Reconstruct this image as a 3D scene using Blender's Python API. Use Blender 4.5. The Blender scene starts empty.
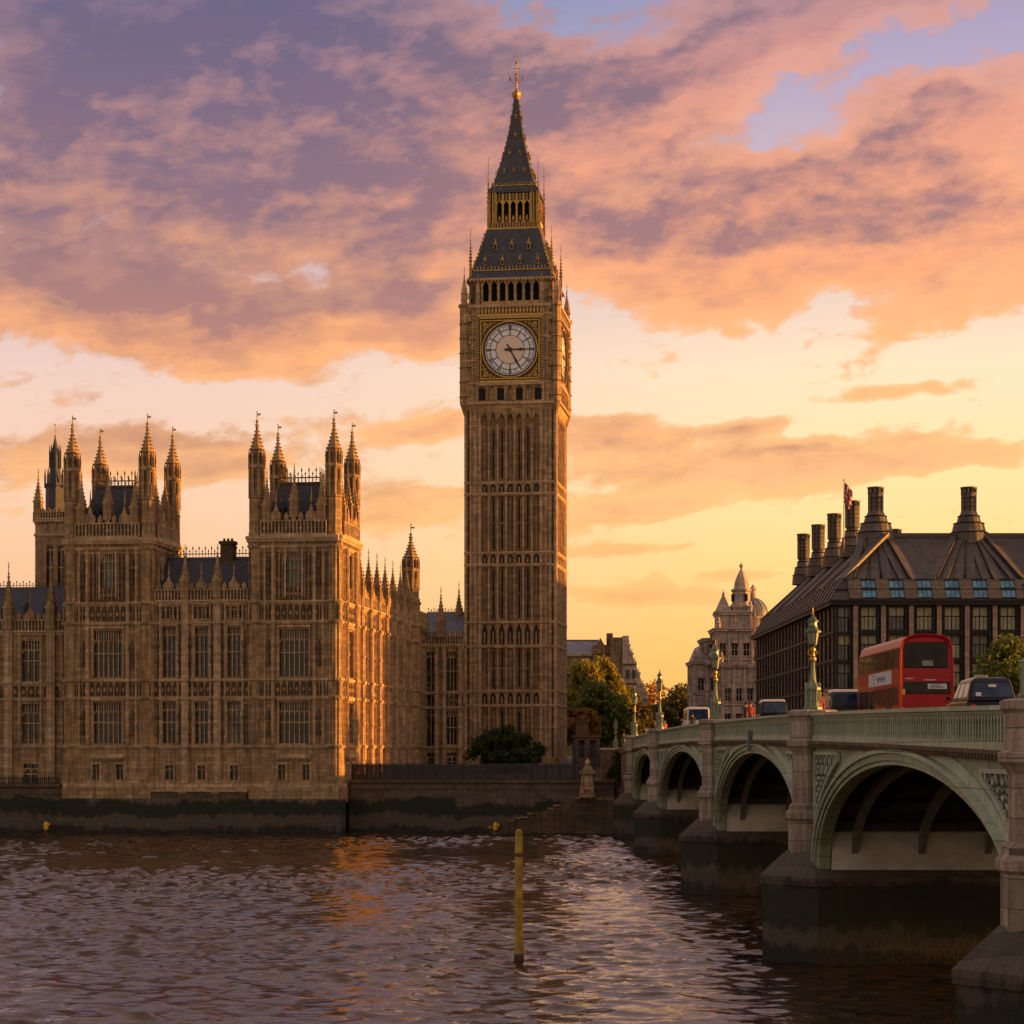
import bpy, bmesh, math, random
import numpy as np
from mathutils import Vector, Matrix

R = math.radians
sc = bpy.context.scene
COL = sc.collection
FPX, PX, PY, CAMH = 2117.0, 505.0, 750.0, 9.2

# ------------------------------------------------------------------ camera
cam_d = bpy.data.cameras.new("camera")
cam = bpy.data.objects.new("camera", cam_d)
COL.objects.link(cam)
cam.location = (0, 0, CAMH)
cam.rotation_euler = (R(90), 0, 0)
cam_d.sensor_width = 36
cam_d.lens = FPX / 1024 * 36
cam_d.shift_x = (512 - PX) / 1024
cam_d.shift_y = (PY - 512) / 1024
cam_d.clip_start = 0.5
cam_d.clip_end = 8000
sc.camera = cam

sc.view_settings.view_transform = 'Standard'
sc.view_settings.look = 'None'
sc.view_settings.exposure = 0.80
sc.view_settings.gamma = 1.0
sc.cycles.use_denoising = True
sc.cycles.max_bounces = 6
sc.cycles.caustics_reflective = False
sc.cycles.caustics_refractive = False

# ------------------------------------------------------------------ sun
SUN_AZ, SUN_EL = 90.3, 6.0           # azimuth clockwise from +Y, degrees
sl = bpy.data.lights.new("sun", 'SUN')
sl.energy = 5.0
sl.angle = R(0.6)
sl.color = (1.0, 0.40, 0.065)
sun = bpy.data.objects.new("sun", sl)
COL.objects.link(sun)
_s = Vector((math.sin(R(SUN_AZ)) * math.cos(R(SUN_EL)), math.cos(R(SUN_AZ)) * math.cos(R(SUN_EL)), math.sin(R(SUN_EL))))
sun.rotation_euler = _s.to_track_quat('Z', 'Y').to_euler()
sun.location = (200, 100, 120)


# ------------------------------------------------------------------ node helpers
class E:
    """a scalar socket (or number) that builds math nodes when used in arithmetic"""
    def __init__(s, nt, sock): s.nt, s.s = nt, sock
    def _m(s, op, *a, clamp=False):
        n = s.nt.nodes.new('ShaderNodeMath'); n.operation = op; n.use_clamp = clamp
        for i, v in enumerate(a):
            if isinstance(v, E): s.nt.links.new(v.s, n.inputs[i])
            else: n.inputs[i].default_value = float(v)
        return E(s.nt, n.outputs[0])
    def __add__(s, o): return s._m('ADD', s, o)
    __radd__ = __add__
    def __sub__(s, o): return s._m('SUBTRACT', s, o)
    def __rsub__(s, o): return s._m('SUBTRACT', o, s)
    def __mul__(s, o): return s._m('MULTIPLY', s, o)
    __rmul__ = __mul__
    def __truediv__(s, o): return s._m('DIVIDE', s, o)
    def exp(s): return s._m('EXPONENT', s)
    def abs(s): return s._m('ABSOLUTE', s)
    def clamp(s): return s._m('ADD', s, 0.0, clamp=True)
    def smooth(s, a, b):
        n = s.nt.nodes.new('ShaderNodeMapRange'); n.interpolation_type = 'SMOOTHSTEP'
        s.nt.links.new(s.s, n.inputs[0]); n.inputs[1].default_value = a; n.inputs[2].default_value = b
        return E(s.nt, n.outputs[0])


def ramp(nt, e, stops, interp='LINEAR'):
    n = nt.nodes.new('ShaderNodeValToRGB'); cr = n.color_ramp; cr.interpolation = interp
    while len(cr.elements) < len(stops): cr.elements.new(0.5)
    for el, (p, c) in zip(cr.elements, stops):
        el.position = p; el.color = (*c, 1) if not isinstance(c, (int, float)) else (c, c, c, 1)
    nt.links.new(e.s if isinstance(e, E) else e, n.inputs[0])
    return n.outputs[0]


def mixc(nt, fac, a, b, mode='MIX'):
    n = nt.nodes.new('ShaderNodeMix'); n.data_type = 'RGBA'; n.blend_type = mode
    n.clamp_factor = True
    if isinstance(fac, E): nt.links.new(fac.s, n.inputs[0])
    elif isinstance(fac, (int, float)): n.inputs[0].default_value = fac
    else: nt.links.new(fac, n.inputs[0])
    for i, v in ((6, a), (7, b)):
        if isinstance(v, (tuple, list)): n.inputs[i].default_value = (*v, 1)
        else: nt.links.new(v, n.inputs[i])
    return n.outputs[2]


def comb(nt, x, y, z):
    n = nt.nodes.new('ShaderNodeCombineXYZ')
    for i, v in enumerate((x, y, z)):
        if isinstance(v, E): nt.links.new(v.s, n.inputs[i])
        else: n.inputs[i].default_value = v
    return n.outputs[0]


def noise_tex(nt, vec, scale, detail=4, rough=0.55, dist=0.0, dim='3D'):
    n = nt.nodes.new('ShaderNodeTexNoise'); n.noise_dimensions = dim
    n.inputs['Scale'].default_value = scale; n.inputs['Detail'].default_value = detail
    n.inputs['Roughness'].default_value = rough; n.inputs['Distortion'].default_value = dist
    nt.links.new(vec, n.inputs['Vector'])
    return E(nt, n.outputs[0])


# ------------------------------------------------------------------ world: sunset sky with clouds, laid out by compass direction and elevation
DEG = math.degrees(1 / FPX)
# (x, y, rx, ry, tilt, amount): cloud banks, noted in photo pixels and turned into azimuth / elevation
BANKS = [
    (230, 60, 210, 75, 6, 1.0), (330, 150, 170, 55, -4, 0.8), (120, 140, 120, 60, 0, 0.75), (420, 235, 90, 55, -14, 0.85),
    (450, 90, 110, 60, 0, 0.7), (40, 30, 60, 30, 0, 0.15), (240, 222, 150, 34, 6, 0.75), (420, 285, 70, 16, 8, 0.5), (290, 262, 130, 30, 4, 0.7), (60, 200, 90, 40, 0, 0.5), (30, 230, 55, 22, 0, 0.35),
    (100, 318, 170, 36, 0, 1.0), (300, 340, 160, 34, 4, 0.9), (430, 335, 60, 30, 12, 0.7), (40, 275, 80, 24, 0, 0.55),
    (660, 120, 140, 62, 22, 1.0), (800, 45, 140, 42, 18, 0.8), (960, 20, 90, 34, 24, 0.7), (570, 160, 60, 70, 0, 0.6),
    (720, 230, 150, 46, 6, 1.05), (930, 170, 130, 50, 12, 1.05), (900, 270, 190, 42, 10, 1.2), (690, 275, 120, 32, 0, 0.95),
    (980, 320, 100, 24, 10, 0.7),
    (790, 468, 155, 22, 3, 1.1), (690, 478, 60, 12, -4, 0.4), (610, 440, 60, 20, 0, 0.9), (620, 510, 95, 13, 4, 0.95),
    (740, 432, 60, 9, 8, 0.7), (430, 430, 48, 11, 8, 0.95), (110, 462, 140, 26, 4, 0.9), (420, 500, 70, 14, 0, 0.85),
    (640, 594, 100, 10, 0, 0.85), (380, 522, 60, 10, 0, 0.7), (940, 466, 80, 12, 4, 0.7), (220, 470, 60, 12, 4, 0.6), (620, 552, 80, 7, 2, 0.6), (740, 575, 50, 6, 0, 0.55), (900, 400, 90, 8, 6, 0.5),
]
w = bpy.data.worlds.new("World"); sc.world = w; w.use_nodes = True
nt = w.node_tree; nt.nodes.clear()


def cloud_group():
    g = bpy.data.node_groups.new("cloud_cover", 'ShaderNodeTree')
    g.interface.new_socket("az", in_out='INPUT', socket_type='NodeSocketFloat')
    g.interface.new_socket("el", in_out='INPUT', socket_type='NodeSocketFloat')
    g.interface.new_socket("cover", in_out='OUTPUT', socket_type='NodeSocketFloat')
    gi = g.nodes.new('NodeGroupInput'); go = g.nodes.new('NodeGroupOutput')
    az0, el0 = E(g, gi.outputs[0]), E(g, gi.outputs[1])
    q = comb(g, az0 * 0.55 - el0 * 0.18, el0 * 1.15, 3.1)
    wx = noise_tex(g, q, 0.55, 3, 0.5) - 0.5
    q2 = comb(g, az0 * 0.55, el0 * 1.15, 11.7)
    wy = noise_tex(g, q2, 0.55, 3, 0.5) - 0.5
    az = az0 + wx * 4.2
    el = el0 + wy * 1.9
    tot = None
    for (x, y, rx, ry, t, a) in BANKS:
        a0, e0 = (x - PX) * DEG, (PY - y) * DEG
        c, s = math.cos(R(t)), math.sin(R(t))
        dx, dy = (az - a0, el - e0) if ry > 29 else (az0 + wx * 1.5 - a0, el0 + wy * 0.55 - e0)
        u = dx * (c / (rx * DEG)) + dy * (s / (rx * DEG))
        v = dy * (c / (ry * DEG)) - dx * (s / (ry * DEG))
        b = (-1.0 * (u * u + v * v)).exp() * a
        tot = b if tot is None else tot + b
    # the rest of the sky, outside the part noted above
    out = az0.abs().smooth(13, 22) + el0.smooth(20, 27)
    big = noise_tex(g, comb(g, az0 * 0.05, el0 * 0.13, 5.0), 1.0, 3)
    tot = tot + out.clamp() * (big.smooth(0.32, 0.7) * 0.95)
    azs = az0 + wx * 1.0; els = el0 + wy * 0.5
    f = noise_tex(g, comb(g, azs * 0.6 - els * 0.22, els * 1.25, 7.3), 0.62, 9, 0.6)
    f2 = noise_tex(g, comb(g, azs * 0.8 - els * 0.3, els * 1.3, 2.3), 1.9, 6, 0.55)
    d = tot + (f - 0.5) * 1.7 + (f2 - 0.5) * 0.55
    g.links.new(d.s, go.inputs[0])
    return g


CG = cloud_group()
tc = nt.nodes.new('ShaderNodeTexCoord')
sx = nt.nodes.new('ShaderNodeSeparateXYZ'); nt.links.new(tc.outputs['Generated'], sx.inputs[0])
dx, dy, dz = (E(nt, o) for o in sx.outputs)
AZ = dx._m('ARCTAN2', dx, dy) * math.degrees(1)
EL = dz._m('ARCSINE', dz) * math.degrees(1)


def cover(a, e):
    n = nt.nodes.new('ShaderNodeGroup'); n.node_tree = CG
    nt.links.new(a.s, n.inputs[0]); nt.links.new(e.s, n.inputs[1])
    return E(nt, n.outputs[0])


C0 = cover(AZ, EL)
C1 = cover(AZ + 0.55, EL - 0.75)       # a little toward the sun and down: what the cloud shades itself with
elp = (EL * (1 / 24.0)).clamp()
# clear sky by elevation, warm (towards the sun) and cool side
SKYW = [(0.0, (1.0, .47, .075)), (.13, (1.03, .60, .165)), (.22, (1.07, .71, .26)), (.31, (1.07, .76, .37)), (.42, (1.03, .77, .51)), (.58, (.68, .50, .52)), (.75, (.44, .36, .52)), (.84, (.30, .30, .47)), (1, (.50, .38, .40))]
SKYC = [(0.0, (.95, .45, .12)), (.14, (.93, .52, .26)), (.30, (.93, .60, .42)), (.42, (.84, .59, .51)), (.58, (.52, .43, .52)), (.75, (.30, .30, .47)), (.84, (.17, .23, .41)), (1, (.44, .34, .38))]
warm = AZ.smooth(-12, 12)
clear = mixc(nt, warm, ramp(nt, elp, SKYC), ramp(nt, elp, SKYW))
CSH = [(0.0, (.95, .40, .10)), (.15, (.82, .34, .11)), (.30, (.62, .285, .15)), (.45, (.46, .20, .16)), (.60, (.33, .16, .175)), (.75, (.215, .132, .185)), (.84, (.165, .125, .20)), (1, (.48, .30, .27))]
CLI = [(0.0, (1.0, .52, .14)), (.15, (1.0, .52, .18)), (.30, (1.0, .50, .22)), (.45, (1.0, .42, .165)), (.60, (.94, .37, .19)), (.75, (.64, .28, .23)), (.84, (.42, .235, .27)), (1, (.68, .42, .35))]
lit = (0.34 + (C0 - C1) * 1.55).clamp()
thin = 1.0 - C0.smooth(0.45, 1.1)
puff = noise_tex(nt, comb(nt, AZ * 0.75 - EL * 0.3, EL * 1.5, 21.0), 0.8, 5, 0.6)
litf = (lit * 0.75 + thin * 0.35 + (warm - 0.5) * 0.55 + (puff - 0.5) * 1.7 - 0.08).clamp()
cloudc = mixc(nt, litf, ramp(nt, elp, CSH), ramp(nt, elp, CLI))
cool = (1.0 - AZ.smooth(-6.5, 1.5)) * EL.smooth(10.0, 15.0) * (1.0 - EL.smooth(19.5, 25))
cloudc = mixc(nt, cool, cloudc, (.74, .84, 1.04), 'MULTIPLY')
alpha = C0.smooth(0.17, 0.52) * 0.96
skyc = mixc(nt, alpha, clear, cloudc)
rim = C0.smooth(0.2, 0.42) * (1.0 - C0.smooth(0.5, 0.95)) * (0.25 + warm * 0.75) * (1.0 - EL.smooth(17, 24))
skyc = mixc(nt, rim * 0.6, skyc, ramp(nt, elp, [(0, (1.0, .56, .16)), (.35, (1.05, .56, .22)), (.6, (1.0, .44, .22)), (.85, (.66, .34, .34))]))
# warm fill glow added towards the hidden sun; away from it the sky dims to dusk
front = (AZ - 25.0).abs().smooth(110, 45)
away = nt.nodes.new('ShaderNodeMix'); away.data_type = 'RGBA'
dusk = mixc(nt, alpha, ramp(nt, elp, [(0, (.77, .52, .31)), (.4, (.64, .46, .335)), (1, (.33, .285, .31))]), ramp(nt, elp, [(0, (.74, .49, .28)), (1, (.40, .29, .27))]))
skyall = mixc(nt, front, dusk, skyc)
gl = ((AZ - 88.0) * (1 / 26.0)); ge = ((EL - 5.0) * (1 / 11.0))
glow = (-1.0 * (gl * gl + ge * ge)).exp()
skyall = mixc(nt, glow, skyall, (3.6, 1.55, .34), 'ADD')
nish = nt.nodes.new('ShaderNodeTexSky'); nish.sky_type = 'NISHITA'; nish.sun_disc = False
nish.sun_elevation = R(SUN_EL); nish.sun_rotation = R(SUN_AZ); nish.altitude = 10; nish.air_density = 1.2; nish.dust_density = 2.5
bg1 = nt.nodes.new('ShaderNodeBackground'); bg1.inputs[1].default_value = 0.008
nt.links.new(nish.outputs[0], bg1.inputs[0])
bg2 = nt.nodes.new('ShaderNodeBackground'); bg2.inputs[1].default_value = 0.60
nt.links.new(skyall, bg2.inputs[0])
ad = nt.nodes.new('ShaderNodeAddShader'); nt.links.new(bg1.outputs[0], ad.inputs[0]); nt.links.new(bg2.outputs[0], ad.inputs[1])
wo = nt.nodes.new('ShaderNodeOutputWorld'); nt.links.new(ad.outputs[0], wo.inputs[0])


# ------------------------------------------------------------------ materials
def mat_base(name):
    m = bpy.data.materials.new(name); m.use_nodes = True
    t = m.node_tree; p = t.nodes['Principled BSDF']
    tcn = t.nodes.new('ShaderNodeTexCoord')
    return m, t, p, tcn.outputs['Object']


def set_bump(t, p, h, strength, dist=0.05):
    b = t.nodes.new('ShaderNodeBump'); b.inputs['Strength'].default_value = strength; b.inputs['Distance'].default_value = dist
    t.links.new(h.s if isinstance(h, E) else h, b.inputs['Height']); t.links.new(b.outputs[0], p.inputs['Normal'])


def plain(name, c, rough=0.6, metal=0.0, var=0.25, scale=3.0, spec=0.5, bump=0.0):
    m, t, p, oc = mat_base(name)
    n = noise_tex(t, oc, scale, 5, 0.6)
    f = n.smooth(0.3, 0.7)
    dark = tuple(x * (1 - var) for x in c); light = tuple(min(1, x * (1 + var)) for x in c)
    t.links.new(mixc(t, f, dark, light), p.inputs['Base Color'])
    p.inputs['Roughness'].default_value = rough; p.inputs['Metallic'].default_value = metal
    p.inputs['Specular IOR Level'].default_value = spec
    if bump: set_bump(t, p, n, bump)
    return m


def stone(name, c1, c2, soot=(.05, .035, .025), sootamt=.55, bw=.95, bh=.42, rough=.85, mortar=.35, fine=7.0, alg=None):
    m, t, p, oc = mat_base(name)
    s = t.nodes.new('ShaderNodeSeparateXYZ'); t.links.new(oc, s.inputs[0])
    x, y, z = (E(t, o) for o in s.outputs)
    n1 = noise_tex(t, oc, .45, 6, .62) * .65 + noise_tex(t, oc, .11, 3, .5) * .35
    n2 = noise_tex(t, oc, fine, 4, .6)
    st = noise_tex(t, comb(t, x * 1.1, y * 1.1, z * .11), 2.2, 6, .65)
    b = t.nodes.new('ShaderNodeTexBrick'); t.links.new(comb(t, x + y, z, 0), b.inputs['Vector'])
    b.inputs['Scale'].default_value = 1; b.inputs['Brick Width'].default_value = bw; b.inputs['Row Height'].default_value = bh
    b.inputs['Mortar Size'].default_value = .016; b.inputs['Color1'].default_value = (.66, .66, .66, 1); b.inputs['Color2'].default_value = (1.2, 1.2, 1.2, 1)
    b.inputs['Mortar'].default_value = (1 - mortar,) * 3 + (1,)
    c = mixc(t, n1.smooth(.34, .66), c1, c2)
    c = mixc(t, 1.0, c, b.outputs['Color'], 'MULTIPLY')
    c = mixc(t, (n2 - .5) * 1.8 + .25, c, tuple(v * .5 for v in c1))
    c = mixc(t, (st * .62 + n1 * .38).smooth(.43, .62) * sootamt, c, soot)
    if alg:
        for (z0, z1, col, amt) in alg:     # tide stains: bands of weed and mud with ragged edges
            nn = noise_tex(t, comb(t, x * .13, y * .13, z * .22), 1.0, 9, .74)
            drip = noise_tex(t, comb(t, x * 1.0, y * 1.0, z * .08), 1.5, 5, .6)
            zz = z + (nn - .5) * 4.4 + (drip - .5) * 1.6
            f = zz.smooth(z0 - .25, z0 + .25) * (1.0 - zz.smooth(z1 - .25, z1 + .25)) * amt
            c = mixc(t, f, c, col)
    t.links.new(c, p.inputs['Base Color'])
    p.inputs['Roughness'].default_value = rough
    set_bump(t, p, n2 * .6 + n1 * .3 + E(t, b.outputs['Fac']) * -.5, .8, .06)
    return m


M = {}
M['stone'] = stone('warm_limestone', (.40, .252, .12), (.68, .465, .24), sootamt=.62)
M['stone_pale'] = stone('pale_limestone', (.60, .415, .235), (.76, .55, .335), sootamt=.4)
M['stone_dark'] = stone('dark_limestone', (.115, .076, .038), (.21, .145, .075), sootamt=.7)  # dark stone; behind tracery its tone also paints the recess shade
M['stone_mid'] = stone('mid_limestone', (.31, .195, .095), (.50, .34, .18), sootamt=.6)  # mid-tone stone; behind the shaft ribs it paints shade
M['slate'] = stone('blue_slate', (.045, .052, .072), (.07, .08, .105), soot=(.03, .03, .04), sootamt=.4, bw=.5, bh=.3, rough=.55, mortar=.3)
M['iron_roof'] = stone('cast_iron_tiles', (.055, .062, .08), (.085, .095, .115), soot=(.035, .035, .045), sootamt=.4, bw=.7, bh=.55, rough=.5, mortar=.35)
M['gold'] = plain('gilding', (.46, .29, .085), .42, .75, .35, 5)
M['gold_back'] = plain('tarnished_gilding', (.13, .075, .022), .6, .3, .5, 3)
M['gold_dull'] = plain('worn_gilding', (.40, .25, .07), .5, .6, .5, 4)
M['black'] = plain('black_iron', (.012, .012, .014), .5, .0, .3)
M['dark'] = plain('dark_opening', (.010, .009, .008), .8, 0, .3)
M['dial_white'] = plain('opal_glass', (.80, .83, .90), .35, 0, .08, 3)
M['dial_cream'] = plain('opal_glass_centre', (.80, .66, .53), .4, 0, .2, 8)


def glass(name, c, rough=.12, spec=.5, var=.5):
    m, t, p, oc = mat_base(name)
    n = noise_tex(t, oc, 1.7, 3, .5)
    t.links.new(mixc(t, n.smooth(.35, .65), tuple(v * (1 - var) for v in c), tuple(v * (1 + var) for v in c)), p.inputs['Base Color'])
    p.inputs['Roughness'].default_value = rough; p.inputs['Specular IOR Level'].default_value = spec
    set_bump(t, p, noise_tex(t, oc, 2.4, 2), .12, .05)
    return m


M['glass'] = glass('leaded_glass', (.018, .019, .02), .18, .45)
_t = M['glass'].node_tree; _p = _t.nodes['Principled BSDF']; _oi = _t.nodes.new('ShaderNodeObjectInfo')
_src = _p.inputs['Base Color'].links[0].from_socket
_r = E(_t, _oi.outputs['Random'])
_n = noise_tex(_t, [n for n in _t.nodes if n.type == 'TEX_COORD'][0].outputs['Object'], .8, 2)
_t.links.new(mixc(_t, _r.smooth(.55, 1.0) * _n.smooth(.42, .6), _src, (.16, .14, .11)), _p.inputs['Base Color'])
M['glass_pale'] = glass('pale_leaded_glass', (.10, .115, .105), .25, .5)
M['ph_glass'] = glass('office_glass', (.05, .058, .055), .06, .6)
M['ph_blind'] = plain('window_blind', (.43, .42, .26), .45, 0, .2, 1.2)
M['ph_blind2'] = plain('window_blind_grey', (.22, .23, .19), .45, 0, .3, 1.2)
M['ph_blue'] = glass('sky_reflection_glass', (.09, .24, .36), .12, .6, .3)  # blue base colour stands in for the reflected sky
M['ph_bronze'] = plain('bronze_frame', (.022, .02, .018), .65, 0, .3, 2, .3)
M['ph_stone'] = stone('pink_sandstone', (.40, .27, .21), (.48, .33, .26), sootamt=.25, bw=.8, bh=.45)
M['ph_roof'] = stone('bronze_roof', (.075, .058, .045), (.11, .088, .068), soot=(.04, .033, .028), sootamt=.5, bw=1.1, bh=.62, rough=.5, mortar=.5)
M['ph_rib'] = stone('bronze_roof_rib', (.105, .088, .07), (.14, .115, .092), soot=(.06, .05, .04), sootamt=.5, bw=.8, bh=.55, rough=.5, mortar=.5)
M['portland'] = stone('portland_stone', (.56, .47, .41), (.72, .62, .54), soot=(.12, .09, .085), sootamt=.6, bw=1.2, bh=.5)
M['lead'] = stone('lead_dome', (.17, .185, .23), (.24, .26, .31), soot=(.08, .08, .10), sootamt=.4, bw=1.2, bh=3, rough=.5)
M['brick'] = stone('brown_brick', (.20, .115, .075), (.27, .16, .105), sootamt=.5, bw=.5, bh=.2)
ALG = [(.4, 2.3, (.085, .07, .05), .75), (1.9, 3.6, (.014, .022, .009), .97), (-6, .55, (.018, .016, .012), .95)]
M['wall_river'] = stone('tidal_granite', (.13, .10, .066), (.18, .14, .095), sootamt=.5, bw=1.3, bh=.55, alg=ALG)
M['granite'] = stone('pink_granite', (.40, .32, .255), (.54, .44, .36), soot=(.09, .07, .055), sootamt=.65, bw=1.4, bh=.75, mortar=.75)
ALG2 = [(.6, 2.6, (.07, .06, .042), .75), (1.6, 3.4, (.014, .022, .007), .9), (-6, .7, (.016, .015, .011), .95)]  # weed and mud bands, deepened along with the painted under-bridge shade
M['granite_wet_shaded'] = stone('tidal_shaded_granite', (.10, .08, .06), (.15, .12, .092), soot=(.06, .05, .04), sootamt=.6, bw=1.4, bh=.7, mortar=.4, alg=ALG2)  # tidal granite, darkened further to paint the shade under the bridge
def painted(name, c, dirt=(.10, .085, .06), amt=.75):
    m, t, p, oc = mat_base(name)
    s = t.nodes.new('ShaderNodeSeparateXYZ'); t.links.new(oc, s.inputs[0]); x, y, z = (E(t, o) for o in s.outputs)
    n = noise_tex(t, oc, 1.3, 6, .6); f = noise_tex(t, oc, 9, 4, .6)
    st = noise_tex(t, comb(t, x * 2.2, y * 2.2, z * .16), 1.6, 5, .65)
    c0 = mixc(t, n.smooth(.3, .7), tuple(v * .84 for v in c), tuple(v * 1.12 for v in c))
    c0 = mixc(t, (st * .65 + n * .35).smooth(.48, .68) * amt, c0, dirt)
    c0 = mixc(t, f.smooth(.64, .72) * .7, c0, (.13, .07, .035))
    b = t.nodes.new('ShaderNodeTexBrick'); t.links.new(comb(t, x + y, z, 0), b.inputs['Vector']); b.inputs['Scale'].default_value = 1
    b.inputs['Brick Width'].default_value = 2.3; b.inputs['Row Height'].default_value = 1.35; b.inputs['Mortar Size'].default_value = .018
    b.inputs['Color1'].default_value = (.86, .86, .86, 1); b.inputs['Color2'].default_value = (1.08, 1.08, 1.08, 1); b.inputs['Mortar'].default_value = (.42, .38, .32, 1)
    c0 = mixc(t, 1.0, c0, b.outputs['Color'], 'MULTIPLY')
    rs = noise_tex(t, comb(t, x * 1.6, y * 1.6, z * .22), 2.2, 4, .6)
    c0 = mixc(t, rs.smooth(.60, .70) * .55, c0, (.16, .085, .04))
    t.links.new(c0, p.inputs['Base Color']); p.inputs['Roughness'].default_value = .5; set_bump(t, p, f, .15, .02)
    return m


M['green'] = painted('sage_green_paint', (.31, .385, .265))
M['green_pale'] = painted('pale_green_paint', (.44, .51, .385), amt=.5)
M['lamp_green'] = plain('bronze_green_paint', (.15, .21, .13), .45, 0, .3, 3)
M['green_dark'] = plain('deep_green_and_gap_shade', (.07, .125, .085), .5, 0, .3, 2)
M['whitewash'] = plain('dirty_white_paint', (.50, .50, .46), .6, 0, .2, .9)
M['bridge_iron'] = plain('dark_bridge_iron', (.035, .037, .035), .7, 0, .4, 2)
M['rib_paint'] = plain('rib_paint', (.18, .19, .165), .6, 0, .25, 1.5)
M['asphalt'] = plain('asphalt', (.05, .05, .052), .85, 0, .25, 6, bump=.1)
M['paving'] = stone('paving_slabs', (.24, .22, .20), (.30, .27, .24), sootamt=.3, bw=.9, bh=.6)
M['paint_white'] = plain('white_road_paint', (.7, .7, .66), .7, 0, .15)
M['ground'] = plain('ground_earth', (.10, .09, .06), .95, 0, .4, .3)
M['red'] = plain('bus_red', (.35, .005, .010), .3, 0, .06, 2, .3)
M['red_dark'] = plain('bus_dark_red', (.28, .008, .012), .35, 0, .1, 2)
M['car_glass'] = glass('car_glass', (.02, .045, .10), .05, .5, .4)
M['bus_glass'] = glass('bus_glass', (.012, .012, .011), .06, .22, .6)
M['taxi_paint'] = plain('dark_navy_paint', (.006, .007, .013), .22, 0, .1, 3, .3)
M['green_car'] = plain('dark_green_paint', (.02, .03, .024), .22, 0, .1)
M['white_car'] = plain('white_car_paint', (.62, .60, .57), .3, 0, .06)
M['silver'] = plain('chrome', (.55, .55, .55), .25, .9, .1)
M['tyre'] = plain('rubber', (.015, .015, .015), .9, 0, .2)
M['lamp_red'] = plain('red_lens', (.35, .01, .01), .2, 0, .05)
M['lamp_white'] = plain('clear_lens', (.6, .58, .52), .2, 0, .05)
M['advert'] = plain('poster_white', (.58, .60, .66), .5, 0, .05)
M['advert_ink'] = plain('poster_ink', (.12, .15, .28), .5, 0, .3)
M['yellow'] = plain('yellow_paint', (.42, .27, .035), .6, 0, .35, 2)
M['yellow_bright'] = plain('bright_yellow', (.75, .45, .03), .5, 0, .1)
M['lamp_glass'] = plain('frosted_lantern_glass', (.34, .37, .22), .3, 0, .1)
M['bark'] = plain('bark', (.06, .045, .032), .9, 0, .35, 4, bump=.3)
for nm, c in (('skin', (.45, .27, .19)), ('cloth_red', (.36, .045, .04)), ('cloth_orange', (.75, .20, .05)), ('cloth_navy', (.03, .035, .06)),
              ('cloth_black', (.02, .02, .022)), ('cloth_beige', (.40, .32, .24)), ('hair_dark', (.02, .014, .01)), ('hair_fair', (.26, .16, .07)), ('denim', (.06, .08, .14)),
              ('flag_red', (.55, .03, .03)), ('flag_white', (.6, .58, .55)), ('flag_blue', (.03, .04, .16))):
    M[nm] = plain(nm, c, .8, 0, .15, 6)


def leafmat(name, a, b):
    m, t, p, oc = mat_base(name)
    oi = t.nodes.new('ShaderNodeNewGeometry')
    rnd = E(t, oi.outputs['Random Per Island'])
    n = noise_tex(t, oc, .35, 3)
    t.links.new(mixc(t, (rnd * .6 + n.smooth(.35, .65) * .5).clamp(), a, b), p.inputs['Base Color'])
    p.inputs['Roughness'].default_value = .6; p.inputs['Specular IOR Level'].default_value = .25
    tr = t.nodes.new('ShaderNodeBsdfTranslucent'); t.links.new(p.inputs['Base Color'].links[0].from_socket, tr.inputs[0])
    mx = t.nodes.new('ShaderNodeMixShader'); mx.inputs[0].default_value = .35
    t.links.new(p.outputs[0], mx.inputs[1]); t.links.new(tr.outputs[0], mx.inputs[2])
    t.links.new(mx.outputs[0], t.nodes['Material Output'].inputs[0])
    return m


M['leaf_green'] = leafmat('green_leaves', (.06, .10, .022), (.19, .22, .05))
M['leaf_yellow'] = leafmat('yellowing_leaves', (.17, .18, .03), (.42, .34, .05))
M['leaf_orange'] = leafmat('autumn_leaves', (.19, .11, .03), (.42, .20, .04))
M['leaf_olive'] = leafmat('olive_leaves', (.085, .08, .026), (.18, .145, .045))
M['leaf_dark'] = leafmat('evergreen_leaves', (.02, .04, .014), (.06, .10, .03))


# ------------------------------------------------------------------ mesh helpers
FRONT = lambda ox, oy: (ox, oy, 1, 0, 0, -1)
RIGHT = lambda ox, oy: (ox, oy, 0, 1, 1, 0)
BACK = lambda ox, oy: (ox, oy, -1, 0, 0, 1)
LEFT = lambda ox, oy: (ox, oy, 0, -1, -1, 0)


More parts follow.
